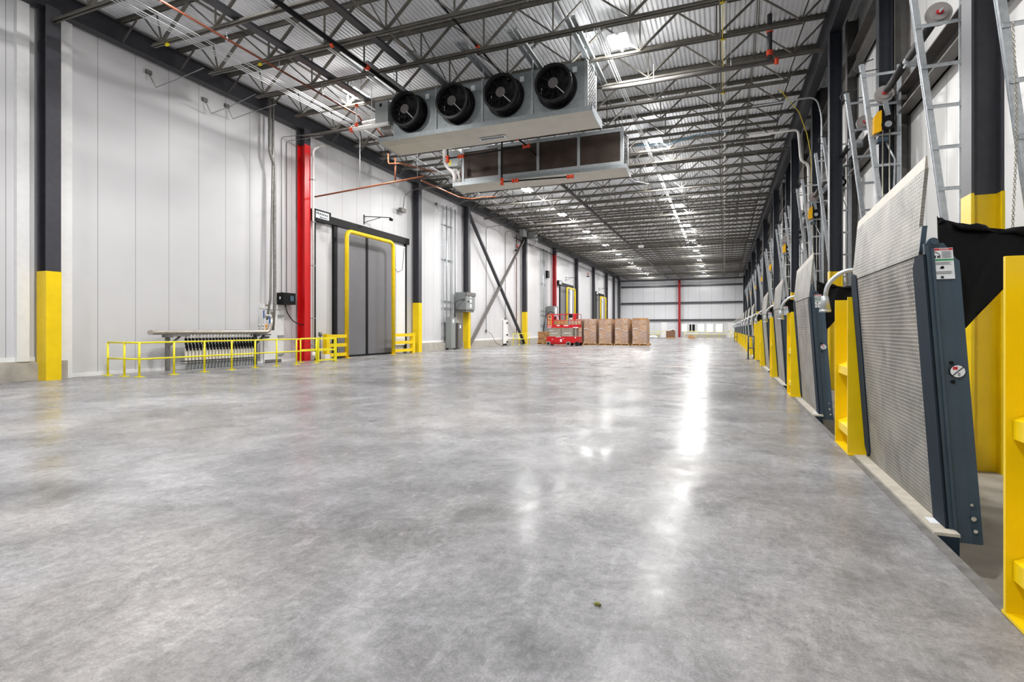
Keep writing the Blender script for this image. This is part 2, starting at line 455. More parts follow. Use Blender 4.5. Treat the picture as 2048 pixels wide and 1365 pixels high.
rowR = [17.94, 27.9, 35.2, 43.6, 52.1, 61.5, 69.6, 79, 87.3, 96.3]; rowL = [17.95, 26.4, 34.8, 43.3, 51.7, 61.1, 69.0, 78.8, 87.4, 96.1]
first = None
for k, y in enumerate([-2.0, 8.2] + rowR):
    lb = ('twin panel lamp of the right-hand row, %s the camera' % ('far behind', 'just over')[k] if k < 2 else
          'bright twin panel lamp, %s from the camera in the row nearer the docks' % ORD[k-2])
    t = lamp(-3.25, y, lb, first); first = first or t
for k, y in enumerate([-1.0, 8.8] + rowL):
    lb = ('twin panel lamp of the left-hand row, %s the camera' % ('far behind', 'left above')[k] if k < 2 else
          'bright twin panel lamp, %s from the camera in the row nearer the cold store wall' % ORD[k-2])
    lamp(-13.9 if k == 2 else -12.6, y, lb, first)

# ================================================================ ROOF JOISTS
ZB0, ZB1 = 10.50, 10.60     # bottom chord
ZT0, ZT1 = 11.55, ZD        # top chord
NODES = [2.1-2.33*k for k in range(9)]          # bottom panel points
def joist(y, near, colj):
    g = 'roof joists across the hall'
    t = thing('roof_joist', (-7.7, y, ZB0), 'x', 'roof joist', g)
    def dbl(x0, x1, z0, z1, wd, th):
        m = MB()
        for s in (-1, 1):
            a, b = sorted((y+s*.018, y+s*wd))
            if z0 < 11: m.box(x0, x1, a, b, z0, z0+th)                  # flat legs at the bottom
            else: m.box(x0, x1, a, b, z1-th, z1)
            a, b = sorted((y+s*.018, y+s*(.018+th))); m.box(x0, x1, a, b, z0, z1)
        return m
    xl, xr = (-18.35, 2.99) if colj else (-16.95, 2.15)
    dbl(xl, xr, ZB0, ZB1, .085, .012).build('bottom_chord', 'joist_steel', t)
    dbl(-18.55, 3.2, ZT0, ZT1, .10, .014).build('top_chord', 'joist_steel', t)
    segs = []
    zb, zt = ZB1-.02, ZT0+.02
    for k, xn in enumerate(NODES):
        if k < len(NODES)-1:
            xm = xn-2.33/2
            segs.append(((xn, y, zb), (xm, y, zt), .065)); segs.append(((xm, y, zt), (NODES[k+1], y, zb), .105))
        if 0 < k < len(NODES)-1: segs.append(((xn, y, zb), (xn, y, zt), .05))
    segs.append(((NODES[0], y, zb), (3.1, y, zt), .09)); segs.append(((NODES[-1], y, zb), (-18.45, y, zt), .09))
    segs.append(((NODES[-1], y, zb), (-17.4, y, zt), .04)); segs.append(((NODES[-1], y, zb), (NODES[-1]-.25, y, zt), .04))
    segs.append(((NODES[0], y, zb), (2.45, y, zt), .035))
    if near:
        for a, b, wd in segs: MB().bar(a, b, .04, wd, (0, 1, 0)).build('web_member', 'joist_steel', t)
    else:
        m = MB()
        for a, b, wd in segs: m.bar(a, b, .04, wd, (0, 1, 0))
        m.build('web', 'joist_steel', t)
    return t
protos = {}
kid_done = set()
for k in range(-2, 46):
    y = J0 + k*JY
    near = k < 12; colj = (k % 5 == 0); key = (near, colj)
    if key not in protos:
        protos[key] = joist(y, near, colj); reg(protos[key]); t = protos[key]
    else: t = copy_tree(protos[key], loc=(-7.7, y, ZB0))
    t['label'] = 'open web steel roof joist spanning the hall, %s from the camera' % ORD[k+2]
# bridging lines that run down the hall on the joists
for i, (x, z, wd, lb) in enumerate(((-.12, ZB0-.02, .05, 'thin steel bridging angle along the joist bottoms above the dock side aisle'),
        (-15.0, ZT0-.03, .04, 'thin bridging angle under the deck nearest the left wall'), (-9.6, ZB1+.03, .04, 'thin bridging angle along the middle of the hall'),
        (-4.75, ZT0-.03, .04, 'thin bridging angle under the deck left of the dock side lamp row'))):
    single('bridging_angle', MB().box(x-wd/2, x+wd/2, 8, YF-1, z-.02, z+.02).box(x-.006, x+.006, 8, YF-1, z, z+.05), 'joist_steel', lb, 'bridging')
reg(None)
# cross bridging between joists near the right end
for x, lb in ((.9, 'rows of crossed thin braces between roof joists on the dock side'), (-9.6, 'rows of crossed thin braces between roof joists left of centre')):
    t = thing('cross_bridging', (x, J0, ZB1), lb, 'bridging')
    for k in range(-1, 20):
        y = J0+k*JY
        MB().bar((x, y+.03, ZB1), (x, y+JY-.03, ZT0), .03, .03).bar((x+.04, y+.03, ZT0), (x+.04, y+JY-.03, ZB1), .03, .03).build('crossed_pair', 'joist_steel', t)

# girders
g1 = thing('edge_girder', (-18.6, 9, 10.95), 'dark steel edge girder along the top of the left wall', 'girder')
MB().ibeam_y(-18.6, YB, YF, 10.92, 11.58, .34, .03).build('beam', 'girder_steel', g1)
for k in range(-1, 32):
    y = J0+k*JY+.02
    if k % 5 == 0: continue
    MB().bar((-18.45, y, 10.97), (-17.75, y, 11.54), .09, .015, (0, 1, 0)).build('kicker_brace', 'gray_steel', g1)
g2 = thing('edge_girder', (3.15, 9, 10.55), 'dark steel edge girder above the dock columns', 'girder')
MB().ibeam_y(3.16, YB, YF, 10.62, 11.56, .30, .03).build('beam', 'girder_steel', g2)
mb = MB()
for k in range(0, 18): mb.box(3.0, 3.6, 8.85+k*5.07-.06+2.5, 8.85+k*5.07+.06+2.5, 10.66, 10.8)
mb.build('outrigger', 'gray_steel', g2)

# ================================================================ LEFT COLUMNS
LC = [9.72, 20.05, 30.15, 37.35, 50.3, 60.4, 70.5, 80.6, 90.2, 96.6]
for k, y in enumerate(LC):
    red = k in (1, 5)
    lb = {0: 'dark steel column with tall yellow base at left edge of view', 1: 'bright red column beside the near cold store door',
          2: 'dark column with yellow base right of the near cold store door', 3: 'dark column carrying the large grey control cabinet, yellow base',
          4: 'dark column with yellow base where the crossed braces end', 5: 'dark red column behind the scissor lift',
          6: 'dark column right of the second cold store door', 7: 'dark column left of the farthest cold store door',
          8: 'dark column right of the farthest cold store door', 9: 'dark wall column second nearest the far left corner'}[k]
    t = thing('wall_column', (-18.5, y, 0), lb, 'column')
    hw = .19 if k != 9 else .13
    zy = 3.19
    m1 = 'column_steel'
    if red:
        MB().hsec(-18.74, -18.3, y-hw, y+hw, 0, 10.2, .03).build('red_shaft', 'red' if k == 1 else 'far_red', t)
        MB().hsec(-18.74, -18.3, y-hw, y+hw, 10.2, 10.95, .03).build('shaft', m1, t)
    elif k in (0, 2, 3, 4):
        MB().hsec(-18.74, -18.3, y-hw, y+hw, zy, 10.95, .03).build('shaft', m1, t)
        bs = MB().box(-18.75, -18.29, y-hw-.005, y+hw+.005, 0, zy).build('yellow_base', 'yellow', t)
    else:
        MB().hsec(-18.74, -18.3, y-hw, y+hw, 0, 10.95, .03).build('shaft', m1, t)
single('corner_column', MB().hsec(-18.75, -18.4, 102.2, 102.6, 0, 10.9, .04, 'y'), 'column_steel', 'dark column in the far left corner', 'column')
# end wall frame
for i, z in enumerate((9.43, 6.3, 3.15)):
    single('wall_girt', MB().box(-18.3, 3.0, 102.7, 102.99, z-.16, z+.16), 'column_steel',
           ['topmost dark horizontal beam', 'middle dark horizontal beam', 'lowest dark horizontal beam'][i]+' across the end wall', 'beam', 'horizontal beams on the end wall')
single('red_column', MB().hsec(-7.85, -7.45, 102.2, 102.6, 0, 10.5, .04), 'far_red', 'red column at the middle of the end wall', 'column')
single('end_truss', MB().box(-18.3, 3.0, 102.0, 102.2, 10.4, 10.6).box(-18.3, 3, 102.0, 102.2, 11.4, 11.6), 'column_steel', 'dark roof beam along the top of the end wall', 'beam')

# X brace between columns 3 and 4
for i, (a, b) in enumerate((((-18.45, 37.5, 10.5), (-18.45, 50.05, .05)), ((-18.5, 37.55, .05), (-18.5, 50.05, 10.4)))):
    single('diagonal_brace', MB().bar(a, b, .14, .26, (1, 0, 0)), 'dark_steel' if i == 0 else 'gray_steel',
           ['dark diagonal brace falling to the right between two left columns', 'grey diagonal brace rising to the right between two left columns'][i], 'brace')

# ================================================================ LEFT FURNITURE
def base_plate(mb, x, y): mb.box(x-.12, x+.12, y-.1, y+.1, 0, .02)
def railing(name, pts, label, h=1.07, m='rail_yellow', r=.028, posts=None, group=None):
    """posts at each point, two rails"""
    t = thing(name, (pts[0][0], pts[0][1], 0), label, 'railing', group)
    for p in pts:
        q = MB().cyl((p[0], p[1], 0), (p[0], p[1], h), r*1.15, 8); base_plate(q, p[0], p[1]); q.build('post', m, t)
    for z in (h, h*.52):
        MB().tube([(p[0], p[1], z) for p in pts], r, 8).build('rail', m, t)
    return t
railing('guard_railing', [(-18.45, 11.3), (-17.65, 11.3), (-16.95, 11.3), (-16.9, 12.4), (-16.88, 13.5), (-16.86, 14.6), (-16.85, 15.65), (-16.83, 16.7), (-16.8, 17.75), (-16.78, 18.9)],
        'long yellow two-rail railing in front of the steel manifold')
railing('guard_railing', [(-17.7, 18.95), (-17.65, 19.95), (-17.2, 20.6)], 'short yellow railing standing behind the little yellow gate by the red column')
t = thing('yellow_gate', (-16.78, 19.0, 0), 'small yellow swing gate before the red column', 'gate')
MB().box(-16.80, -16.74, 19.0, 19.06, .08, 1.1).box(-16.80, -16.74, 20.1, 20.22, 0, 1.12).build('gate_post', 'rail_yellow', t)
MB().box(-16.79, -16.75, 19.06, 20.1, 1.03, 1.1).box(-16.79, -16.75, 19.06, 20.1, .52, .59).box(-16.79, -16.75, 19.06, 20.1, .08, .14).build('gate_rail', 'rail_yellow', t)

# manifold
t = thing('steel_manifold', (-18.45, 15, 0), 'stainless pipe manifold with a row of valve drops along left wall', 'manifold')
MB().tube(fillet([(-18.2, 12.5, 1.38), (-18.45, 12.75, 1.38), (-18.45, 17.9, 1.38), (-18.45, 18.02, 2.0)], .2), .085, 14).build('header_pipe', 'manifold_steel', t)
for y in (13.3, 17.15):
    q = MB().box(-18.5, -18.42, y-.07, y+.07, 0, 1.2).box(-18.6, -18.3, y-.11, y+.11, 1.2, 1.29)
    q.bar((-18.45, y, .85), (-18.45, y+.45, 1.22), .12, .04); q.box(-18.55, -18.35, y, y+.75, 1.23, 1.28)
    q.build('support_stand', 'dark_steel' if y > 15 else 'gray_steel', t)
NV = 22
for k in range(NV):
    y = 14.0 + k*(17.0-14.0)/(NV-1)
    d = MB().cyl((-18.45, y, 1.0), (-18.45, y, 1.33), .028, 8).cyl((-18.5, y+.03, .78), (-18.5, y+.03, 1.05), .02, 6)
    dr = d.build('drop_pipe', 'manifold_steel', t)
    MB().cyl((-18.44, y, .72), (-18.44, y, 1.16), .031, 8).cyl((-18.45, y, 1.08), (-18.45, y, 1.16), .05, 8).cyl((-18.45, y, .92), (-18.45, y, 1.0), .045, 8).box(-18.42, -18.36, y-.02, y+.02, .7, .93).build('valve', 'black', dr)
    MB().box(-18.47, -18.42, y-.035, y+.035, .2, .78).build('flow_tube', 'cream', dr)
MB().box(-18.36, -18.33, 13.7, 17.2, .3, .34).box(-18.36, -18.33, 13.7, 17.2, .22, .24).build('foot_rail', 'dark_steel', t)
q = MB()
for k in range(NV):
    y = 14.0 + k*(17.0-14.0)/(NV-1)+.06; q.box(-18.42, -18.36, y-.03, y+.03, 0.0, .33)
q.build('floor_bracket', 'galv_dull', t)
for k, y in enumerate((17.35, 17.55, 17.72)):
    MB().cyl((-18.45, y, 1.44), (-18.45, y, 1.62), .025, 8).cyl((-18.45, y, 1.62), (-18.45, y, 1.7), .045, 10).build('gauge', 'galv' if k < 2 else 'orange_yellow', t)
# pipe risers
t = thing('pipe_riser', (-18.45, 17.9, 1.4), 'pair of tall grey steel pipes with an offset bend on left wall', 'pipe')
MB().tube(fillet([(-18.45, 18.08, 1.45), (-18.33, 18.08, 2.6), (-18.33, 18.08, 8.6), (-18.33, 17.8, 9.2), (-18.33, 17.8, 11.6)], .15), .07, 12).build('pipe', 'pipe_steel', t)
MB().tube(fillet([(-18.5, 17.82, 1.9), (-18.36, 17.86, 2.8), (-18.36, 18.02, 9.3), (-18.36, 18.02, 11.6)], .1), .05, 12).build('pipe', 'pipe_steel', t)
q = MB()
for z in (2.0, 2.5): q.cyl((-18.5, 17.82, z), (-18.5, 17.82, z+.14), .085, 10)
q.cyl((-18.45, 18.08, 2.15), (-18.45, 18.08, 2.35), .1, 10)
q.build('coupling', 'manifold_steel', t)
MB().box(-18.38, -18.35, 17.8, 17.85, 1.75, 2.05).box(-18.38, -18.35, 17.5, 17.54, 1.95, 2.3).build('valve_handle', 'blue_handle', t)

# man door 1
d = struct('door_1', MB().box(XL, XL+.1, 17.95, 18.95, .02, 2.35), 'white', 'white insulated service door in left wall')
MB().box(XL, XL+.06, 17.78, 17.93, 0, 2.4).box(XL, XL+.06, 18.97, 19.12, 0, 2.4).box(XL, XL+.06, 17.78, 19.12, 2.38, 2.6).build('frame', 'white', d)
for z in (2.05, 1.12, .3): MB().box(XL+.1, XL+.16, 18.72, 19.05, z, z+.1).build('hinge', 'galv_dull', d)
MB().box(XL+.1, XL+.16, 17.85, 18.2, 1.12, 1.17).build('handle', 'black', d)
MB().box(XL+.1, XL+.115, 17.98, 18.92, .03, .14).build('sill_seal', 'gray_steel', d)
# control box
t = thing('control_box', (-18.7, 19.1, 2.45), 'black control box with blue display left of the red column', 'control box')
MB().box(-18.88, -18.5, 18.75, 19.5, 2.62, 3.15).build('case', 'black', t)
MB().box(-18.5, -18.48, 19.16, 19.36, 2.78, 3.02).build('display', 'screen', t)
MB().box(-18.72, -18.66, 18.735, 18.75, 2.85, 2.97).build('sticker', 'label_white', t)
cbl = [Vector((-18.6, 18.95, 2.62)), Vector((-18.55, 19.05, 2.2)), Vector((-18.5, 19.35, 1.85)), Vector((-18.45, 19.75, 1.7)), Vector((-18.45, 19.95, 1.7))]
MB().tube(fillet(cbl, .15), .025, 8).build('cable', 'rubber', t)
MB().tube(fillet([(-18.85, 19.0, 3.15), (-18.85, 19.0, 10.3), (-17.2, 19.6, 10.42)], .15), .014, 6).tube(fillet([(-18.85, 19.3, 3.15), (-18.85, 19.3, 10.2), (-17.2, 19.8, 10.38)], .15), .014, 6).build('conduit', 'gray_steel', t)
# white downpipe on red column
t = thing('drain_pipe', (-18.2, 20.3, .3), 'white vertical drain pipe fixed on the right side of the red column', 'pipe')
MB().tube(fillet([(-18.22, 20.33, .35), (-18.22, 20.33, 10.05), (-18.22, 20.9, 10.45), (-18.3, 21.2, 10.5)], .2), .055, 10).build('pipe', 'white_pipe', t)
q = MB()
for z in (.7, 2.0, 4.5, 6.6, 8.6): q.box(-18.3, -18.15, 20.23, 20.43, z, z+.03)
q.build('clamp', 'galv_dull', t)
MB().cyl((-18.2, 20.33, .12), (-18.2, 20.33, .4), .09, 10).build('trap', 'white_pipe', t)
single('sprinkler_riser', MB().tube([(-18.35, 20.6, 0), (-18.35, 20.6, 7.3)], .035, 8), 'black', 'thin dark vertical pipe just right of the white drain pipe', 'pipe')
single('white_trap_box', MB().box(-17.95, -17.7, 20.55, 20.9, 0, .28), 'white_pipe', 'small white box at the foot of the yellow door guard', 'box')
single('post_cap', MB().cyl((-18.3, 20.9, 1.15), (-18.3, 20.9, 1.35), .09, 12).cyl((-18.3, 20.9, 0), (-18.3, 20.9, 1.15), .03, 8), 'gray_steel', 'thin post with a grey cap beside the gate', 'post')

# cold store doors
def cold_door(n, y0, y1, label):
    """y0,y1 = track ends; door panels in the middle"""
    w = y1-y0
    p0 = y0+w*.232; p1 = y0+w*.77; pm = (p0+p1)/2
    if n == 2: p0, pm, p1 = 22.75, 25.2, 27.6
    d = struct('door_%d' % n, MB().box(XL, XL+.12, p0, pm-.09, .03, 6.85), 'door_gray', label)
    MB().box(XL, XL+.12, pm+.09, p1, .03, 6.85).build('door_leaf', 'door_gray', d)
    MB().box(XL, XL+.15, pm-.09, pm+.09, .03, 6.85).box(XL, XL+.13, p0-.3, p0-.08, .02, 6.9).box(XL, XL+.14, p0, p1, .0, .1).build('seal', 'black', d)
    MB().box(XL, XL+.10, p1+.55*w/9, y1-.28, .5, 6.7).build('side_panel', 'white', d)
    MB().box(XL+.02, XL+.13, y1-.35, y1-.2, .02, 6.9).build('edge_seal', 'black', d)
    MB().box(XL, XL+.2, y0+.9, y1, 6.87, 7.25).build('track', 'black', d)
    mt = MB().box(XL, XL+.45, y0+.05, y0+1.25, 6.82, 7.35).build('motor_box', 'black', d)
    q = MB()
    rr = random.Random(3)
    q.box(XL+.45, XL+.455, y0+.15, y0+1.1, 6.93, 7.27)
    q.build('sticker', 'label_white', mt)
    q = MB()
    for i in range(7):
        a = y0+.2+i*.12; q.box(XL+.455, XL+.458, a, a+.07, 7.12-.005*i, 7.21-.005*i)
    for i in range(5):
        a = y0+.45+i*.11; q.box(XL+.455, XL+.458, a, a+.08, 6.97, 7.02)
    q.build('lettering', 'ink', mt)
    return d
cold_door(2, 20.6, 29.5, 'near grey double sliding cold store door with black track')
cold_door(3, 62.0, 69.7, 'second grey sliding cold store door behind the scissor lift')
cold_door(4, 82.2, 89.2, 'farthest grey sliding cold store door above the pallet loads')
def goal(y0, y1, zt, label, r=.11):
    t = thing('door_guard', (-18.2, (y0+y1)/2, 0), label, 'door guard', 'yellow pipe frames round the cold store doors')
    MB().tube(fillet([(-18.2, y0, 0), (-18.2, y0, zt), (-18.2, y1, zt), (-18.2, y1, 0)], .38, 8), r, 14).build('pipe_frame', 'yellow', t)
    q = MB()
    for y in (y0, y1): q.box(-18.36, -18.04, y-.16, y+.16, 0, .025)
    q.build('foot_plate', 'yellow', t)
goal(22.75, 26.95, 6.6, 'yellow pipe frame standing round the near cold store door')
goal(64.6, 68.4, 6.65, 'yellow pipe frame round the second cold store door')
goal(84.0, 88.0, 6.6, 'yellow pipe frame round the farthest cold store door')
def sidefence(y0, y1, label, post_at):
    t = thing('barrier', (-18.2, (y0+y1)/2, 0), label, 'barrier')
    MB().box(-18.32, -18.08, post_at-.12, post_at+.12, 0, 1.26).build('post', 'yellow', t)
    for z in (.12, .6, 1.05): MB().box(-18.28, -18.12, y0, y1, z, z+.17).build('rail', 'yellow', t)
sidefence(21.3, 22.66, 'yellow three-rail barrier left of the near cold store door', 21.22)
sidefence(27.05, 29.0, 'yellow three-rail barrier right of the near cold store door', 29.05)
for i, (y, z) in enumerate(((25.1, 7.75), (66.5, 8.0), (86.0, 8.0))):
    t = thing('arm_lamp', (XL, y, z), ['black bracket lamp above the near cold store door', 'black bracket lamp above the second cold store door', 'black bracket lamp above the farthest cold store door'][i], 'lamp', 'bracket lamps above doors')
    MB().box(XL, XL+.03, y-.03, y+.03, z-.35, z+.2).bar((XL, y, z+.1), (XL+1.1, y+.9, z+.12), .04, .04).bar((XL, y, z-.25), (XL+.7, y+.6, z+.1), .03, .03).build('arm', 'black', t)
    MB().cyl((XL+1.1, y+.9, z+.05), (XL+1.2, y+1.05, z), .1, 10, .07).build('head', 'black', t)
single('door_cable', MB().tube([(-18.7, 27.5, 6.3), (-18.68, 27.7, 5.3), (-18.68, 28.1, 5.0), (-18.7, 28.7, 5.2), (-18.78, 29.0, 6.6)], .015, 6), 'black', 'thin black cable looping beside the near cold store door', 'cable')

# electrical gear before column 3
t = thing('control_cabinet', (-18.1, 36.3, 3.2), 'large grey electrical cabinet on the column above yellow base', 'electrical cabinet')
MB().box(-18.75, -17.85, 35.9, 37.4, 2.95, 4.25).build('case', 'box_gray', t)
MB().box(-18.75, -17.9, 35.95, 37.3, 2.78, 2.95).box(-17.9, -17.8, 35.85, 37.45, 4.0, 4.25).build('trim', 'gray_steel', t)
q = MB()
for z, h in ((3.95, .12), (3.6, .3), (3.2, .35)): q.box(-17.85, -17.84, 36.5, 36.8, z-.1, z-.1+h*.8)
q.build('label_plate', 'label_white', t)
for i, (y0, y1, z1, lb) in enumerate(((34.2, 34.85, 2.35, 'taller grey electrical box by the cabinet column'), (35.3, 35.95, 1.95, 'shorter darker electrical box just left of the yellow column base'))):
    t = thing('electrical_box', (-18.3, y0, 0), lb, 'electrical box', 'upright electrical boxes')
    MB().box(-18.65, -18.2, y0, y1, .12, z1).build('case', 'box_gray' if i == 0 else 'gray_steel', t)
    MB().box(-18.2, -18.19, y0+.2, y0+.42, z1-.4, z1-.15).build('sticker', 'label_white', t)
    MB().box(-18.5, -18.3, y0+.1, y1-.1, 0, .12).build('foot', 'galv_dull', t)
def strut_rack(y0, label, zt=10.4, n=4):
    t = thing('conduit_rack', (-18.75, y0, 0), label, 'conduit rack', 'conduit racks on the left wall')
    MB().box(-18.8, -18.74, y0, y0+.05, 0, zt).box(-18.8, -18.74, y0+1.37, y0+1.42, .5, zt).build('strut', 'galv', t)
    for z in (.9, 1.9, 3.0, 3.5, 6.5, 9.0): MB().box(-18.84, -18.78, y0, y0+1.6, z, z+.06).build('cross_strut', 'galv_dull', t)
    for k, (dy, r) in enumerate(((.42, .06), (1.05, .035), (1.75, .04))):
        MB().cyl((-18.7, y0+dy, 1.8), (-18.7, y0+dy, zt), r, 8).build('conduit', 'galv_dull' if k else 'galv', t)
strut_rack(34.0, 'rack of tall grey conduits left of the cabinet column')
strut_rack(56.3, 'rack of tall grey conduits left of the dark red column')
t = thing('control_cabinet', (-18.1, 58.6, 3.0), 'smaller grey electrical cabinet on the dark red column', 'electrical cabinet')
MB().box(-18.8, -17.95, 58.3, 60.0, 2.95, 4.1).build('case', 'box_gray', t)
MB().box(-17.95, -17.94, 58.8, 59.4, 3.1, 3.95).build('label_plate', 'label_white', t)
for y in (57.9,): MB().tube(fillet([(-18.6, 56.6, 1.5), (-18.4, 56.6, 3.0), (-18.1, 57.4, 3.5), (-17.9, 58.3, 3.3)], .4), .04, 8).build('flex_conduit', 'black', t)
single('gray_enclosure', MB().box(-18.75, -18.2, 57.2, 58.6, .3, 2.1), 'galv_dull', 'pale ribbed enclosure on the wall left of the scissor lift', 'electrical box')
MB_flex = MB().tube(fillet([(-18.4, 35.1, 1.9), (-18.35, 35.1, 3.5), (-18.1, 35.7, 3.75), (-17.8, 36.3, 3.55)], .3), .05, 8)
single('flex_conduit', MB_flex, 'dark_steel', 'bent flexible conduit entering the large grey cabinet', 'cable')
t = thing('junction_box', (-18.1, 49.3, 10.6), 'pair of pale grey junction boxes on top of the brace column', 'junction box')
MB().box(-18.3, -17.9, 48.2, 49.2, 10.45, 11.1).build('case', 'box_gray', t); MB().box(-17.9, -17.3, 49.6, 50.6, 10.3, 11.0).build('case', 'box_gray', t)
MB().tube(fillet([(-17.6, 50.6, 10.7), (-17.5, 51.4, 10.6), (-18.0, 51.2, 9.6)], .3), .05, 8).build('conduit', 'galv', t)
for i, (y, z0, z1, lb) in enumerate(((41.7, 1.3, 10.15, 'thin conduit with outlet left of the crossed braces centre'), (46.0, 2.4, 10.5, 'thin conduit dropping to the small white door'))):
    t = thing('wall_conduit', (XL, y, z0), lb, 'conduit')
    MB().tube(fillet([(XL+.06, y, z0), (XL+.06, y, z1), (-17.2, y+.6, z1+.25)], .2), .022, 6).build('pipe', 'gray_steel', t)
    MB().box(XL, XL+.1, y-.1, y+.1, z0-.1, z0+.15).build('outlet', 'gray_steel', t)
single('extension_cord', MB().tube([(-18.7, 41.8, 1.25), (-18.6, 42.2, 1.1), (-18.4, 42.7, .3), (-18.1, 43.4, .02), (-17.6, 44.0, .02)], .018, 6), 'black', 'thin grey cord hanging from wall outlet to floor', 'cord')
single('copper_riser', MB().cyl((-18.75, 48.6, 1.0), (-18.75, 48.6, 10.6), .045, 8), 'copper_dark', 'brown vertical pipe behind the crossed braces', 'pipe')
d = struct('door_5', MB().box(XL, XL+.15, 45.1, 46.35, .03, 2.35), 'white', 'small white service door between the crossed braces')
MB().box(XL+.15, XL+.17, 45.1, 45.16, 0, 2.3).box(XL+.15, XL+.16, 45.15, 46.2, .03, .16).build('seal', 'black', d)
for z in (2.0, .9, .25): MB().box(XL+.15, XL+.2, 46.0, 46.3, z, z+.12).build('hinge', 'black', d)
railing('guard_railing', [(-18.3, 46.6), (-17.75, 46.7), (-17.72, 48.2), (-17.7, 49.4)], 'small yellow railing at the foot of the crossed braces', 1.07)
for i, (y, z, x) in enumerate(((48.8, 9.6, -18.7), (61.2, 9.7, -18.7), (78.0, 9.7, -18.7))):
    t = thing('exit_beacon', (x, y, z), ['small glowing red beacon by the crossed braces', 'small glowing red beacon right of the dark red column', 'small glowing red beacon over the farthest door bay'][i], 'beacon', 'red beacons high on left wall')
    MB().box(XL, x+.1, y-.25, y+.25, z-.5, z-.4).cyl((x, y, z-.4), (x, y, z-.1), .04, 8).build('bracket', 'black', t)
    MB().cyl((x, y, z-.08), (x, y, z+.08), .08, 10).build('lens', 'red_glow', t)
single('wall_pipe_run', MB().cyl((-18.6, 47.5, 10.2), (-18.6, 100, 10.2), .035, 8), 'black', 'thin black sprinkler pipe run high along the far left wall', 'pipe')
single('speaker_horn', MB().box(XL, XL+.35, 57.9, 58.6, 7.3, 8.1), 'black', 'small black box high on the wall left of the dark red column', 'box')

# sensors on the left wall
for i, (y, z) in enumerate(((12.9, 10.55), (15.1, 10.45), (16.1, 10.6), (33.2, 10.3))):
    t = thing('temperature_sensor', (XL, y, z), 'small dark sensor box with cable high on left wall, %s from the camera' % ORD[i], 'sensor', 'sensors high on left wall')
    MB().box(XL, XL+.08, y-.1, y+.1, z-.07, z+.07).build('case', 'gray_steel', t)
    MB().tube([(XL+.06, y, z-.07), (XL+.2, y+.15, z-.5), (-17.9, y+.3, z-.3), (-16.6, y+.35, 10.46)], .014, 6).build('cable', 'galv_dull', t)

# ================================================================ OVERHEAD RUNS (left)
single('copper_line', MB().tube(fillet([(-13.75, 7.5, 10.12), (-13.75, 18.0, 10.12), (-13.75, 18.3, 9.75), (-13.5, 18.6, 9.95), (-12.9, 19.2, 9.0)], .15), .035, 8), 'copper_dark', 'long brown copper pipe hung under the joists at upper left', 'pipe')
for i, y in enumerate((9.72, 11.73, 13.76, 15.79)):
    t = single('pipe_hanger', MB().cyl((-13.75, y, 10.16), (-13.75, y, 10.55), .01, 6).cyl((-13.79, y, 10.06), (-13.71, y, 10.17), .03, 8), 'galv', 'thin rod hanger holding the brown copper pipe, %s from the camera' % ORD[i], 'pipe hanger', 'hangers of the brown copper pipe')
single('spreader_beam', MB().box(-13.35, -13.27, 8.5, 19.8, 10.62, 10.78).box(-13.45, -13.17, 8.5, 19.8, 10.61, 10.63), 'dark_steel', 'dark steel beam resting along the joists right of the brown pipe', 'beam')
single('spreader_beam', MB().box(-10.3, -10.2, 8.5, 15.9, 10.62, 10.78).box(-10.38, -10.12, 8.5, 15.9, 10.61, 10.63), 'dark_steel', 'dark steel beam resting along the joists left of centre, ending before the fan unit', 'beam')
t = thing('sprinkler_main', (-11.25, 8, 10.38), 'thick black sprinkler pipe running to the top of the first fan', 'pipe')
MB().cyl((-11.25, 7.5, 10.36), (-11.25, 22.0, 10.36), .075, 12).build('pipe', 'black', t)
MB().cyl((-11.25, 15.0, 10.36), (-11.25, 15.16, 10.36), .1, 12).cyl((-11.25, 13.3, 10.28), (-11.25, 13.4, 10.2), .05, 8).build('coupling', 'orange', t)
t = thing('sprinkler_pipe', (-8.0, 16.3, 11.3), 'thin sprinkler pipe with orange fitting above the second fan', 'pipe')
MB().cyl((-8.0, 14.0, 11.35), (-8.0, 24.0, 11.35), .035, 8).cyl((-8.0, 17.0, 10.7), (-8.0, 17.0, 11.3), .03, 8).build('pipe', 'black', t)
MB().cyl((-8.0, 16.9, 11.35), (-8.0, 17.15, 11.35), .07, 10).cyl((-8.0, 17.02, 11.15), (-8.0, 17.02, 11.3), .06, 8).build('coupling', 'orange', t)
for k, (x, z) in enumerate(((-15.55, 10.482), (-15.43, 10.482), (-15.31, 10.482), (-15.06, 10.482), (-14.94, 10.482), (-12.05, 10.66), (-11.95, 10.66), (-3.55, 10.66), (-3.7, 10.66), (-3.63, 10.7))):
    lb = ('thin bright conduit in the bundle near the left wall' if k < 5 else
          'thin bright conduit of the pair running to the first fan' if k < 7 else 'thin bright conduit of three beside the dock side lamps')
    y1 = 19.5 if k < 5 else (17.4 if k < 7 else 60)
    lb += [', closest to the wall', ', second from the wall', ', middle one', ', fourth from the wall', ', farthest from the wall', ', left one', ', right one', ', right one', ', left one', ', middle one'][k]
    single('conduit', MB().tube([(x, 7.5, z), (x, y1, z)], .02, 6), 'conduit', lb, 'conduit', 'conduits near the left wall' if k < 5 else 'conduit pair by first fan' if k < 7 else 'conduits beside the lamp row')
for k in range(3):
    single('conduit', MB().tube([(-15.4-.12*k, 19.8, 10.66), (-15.4-.12*k, 44, 10.66)], .02, 6), 'conduit', 'thin bright conduit beyond the first fan unit, %s of three near left wall' % ('right', 'middle', 'left')[k], 'conduit', 'far conduits by left wall')
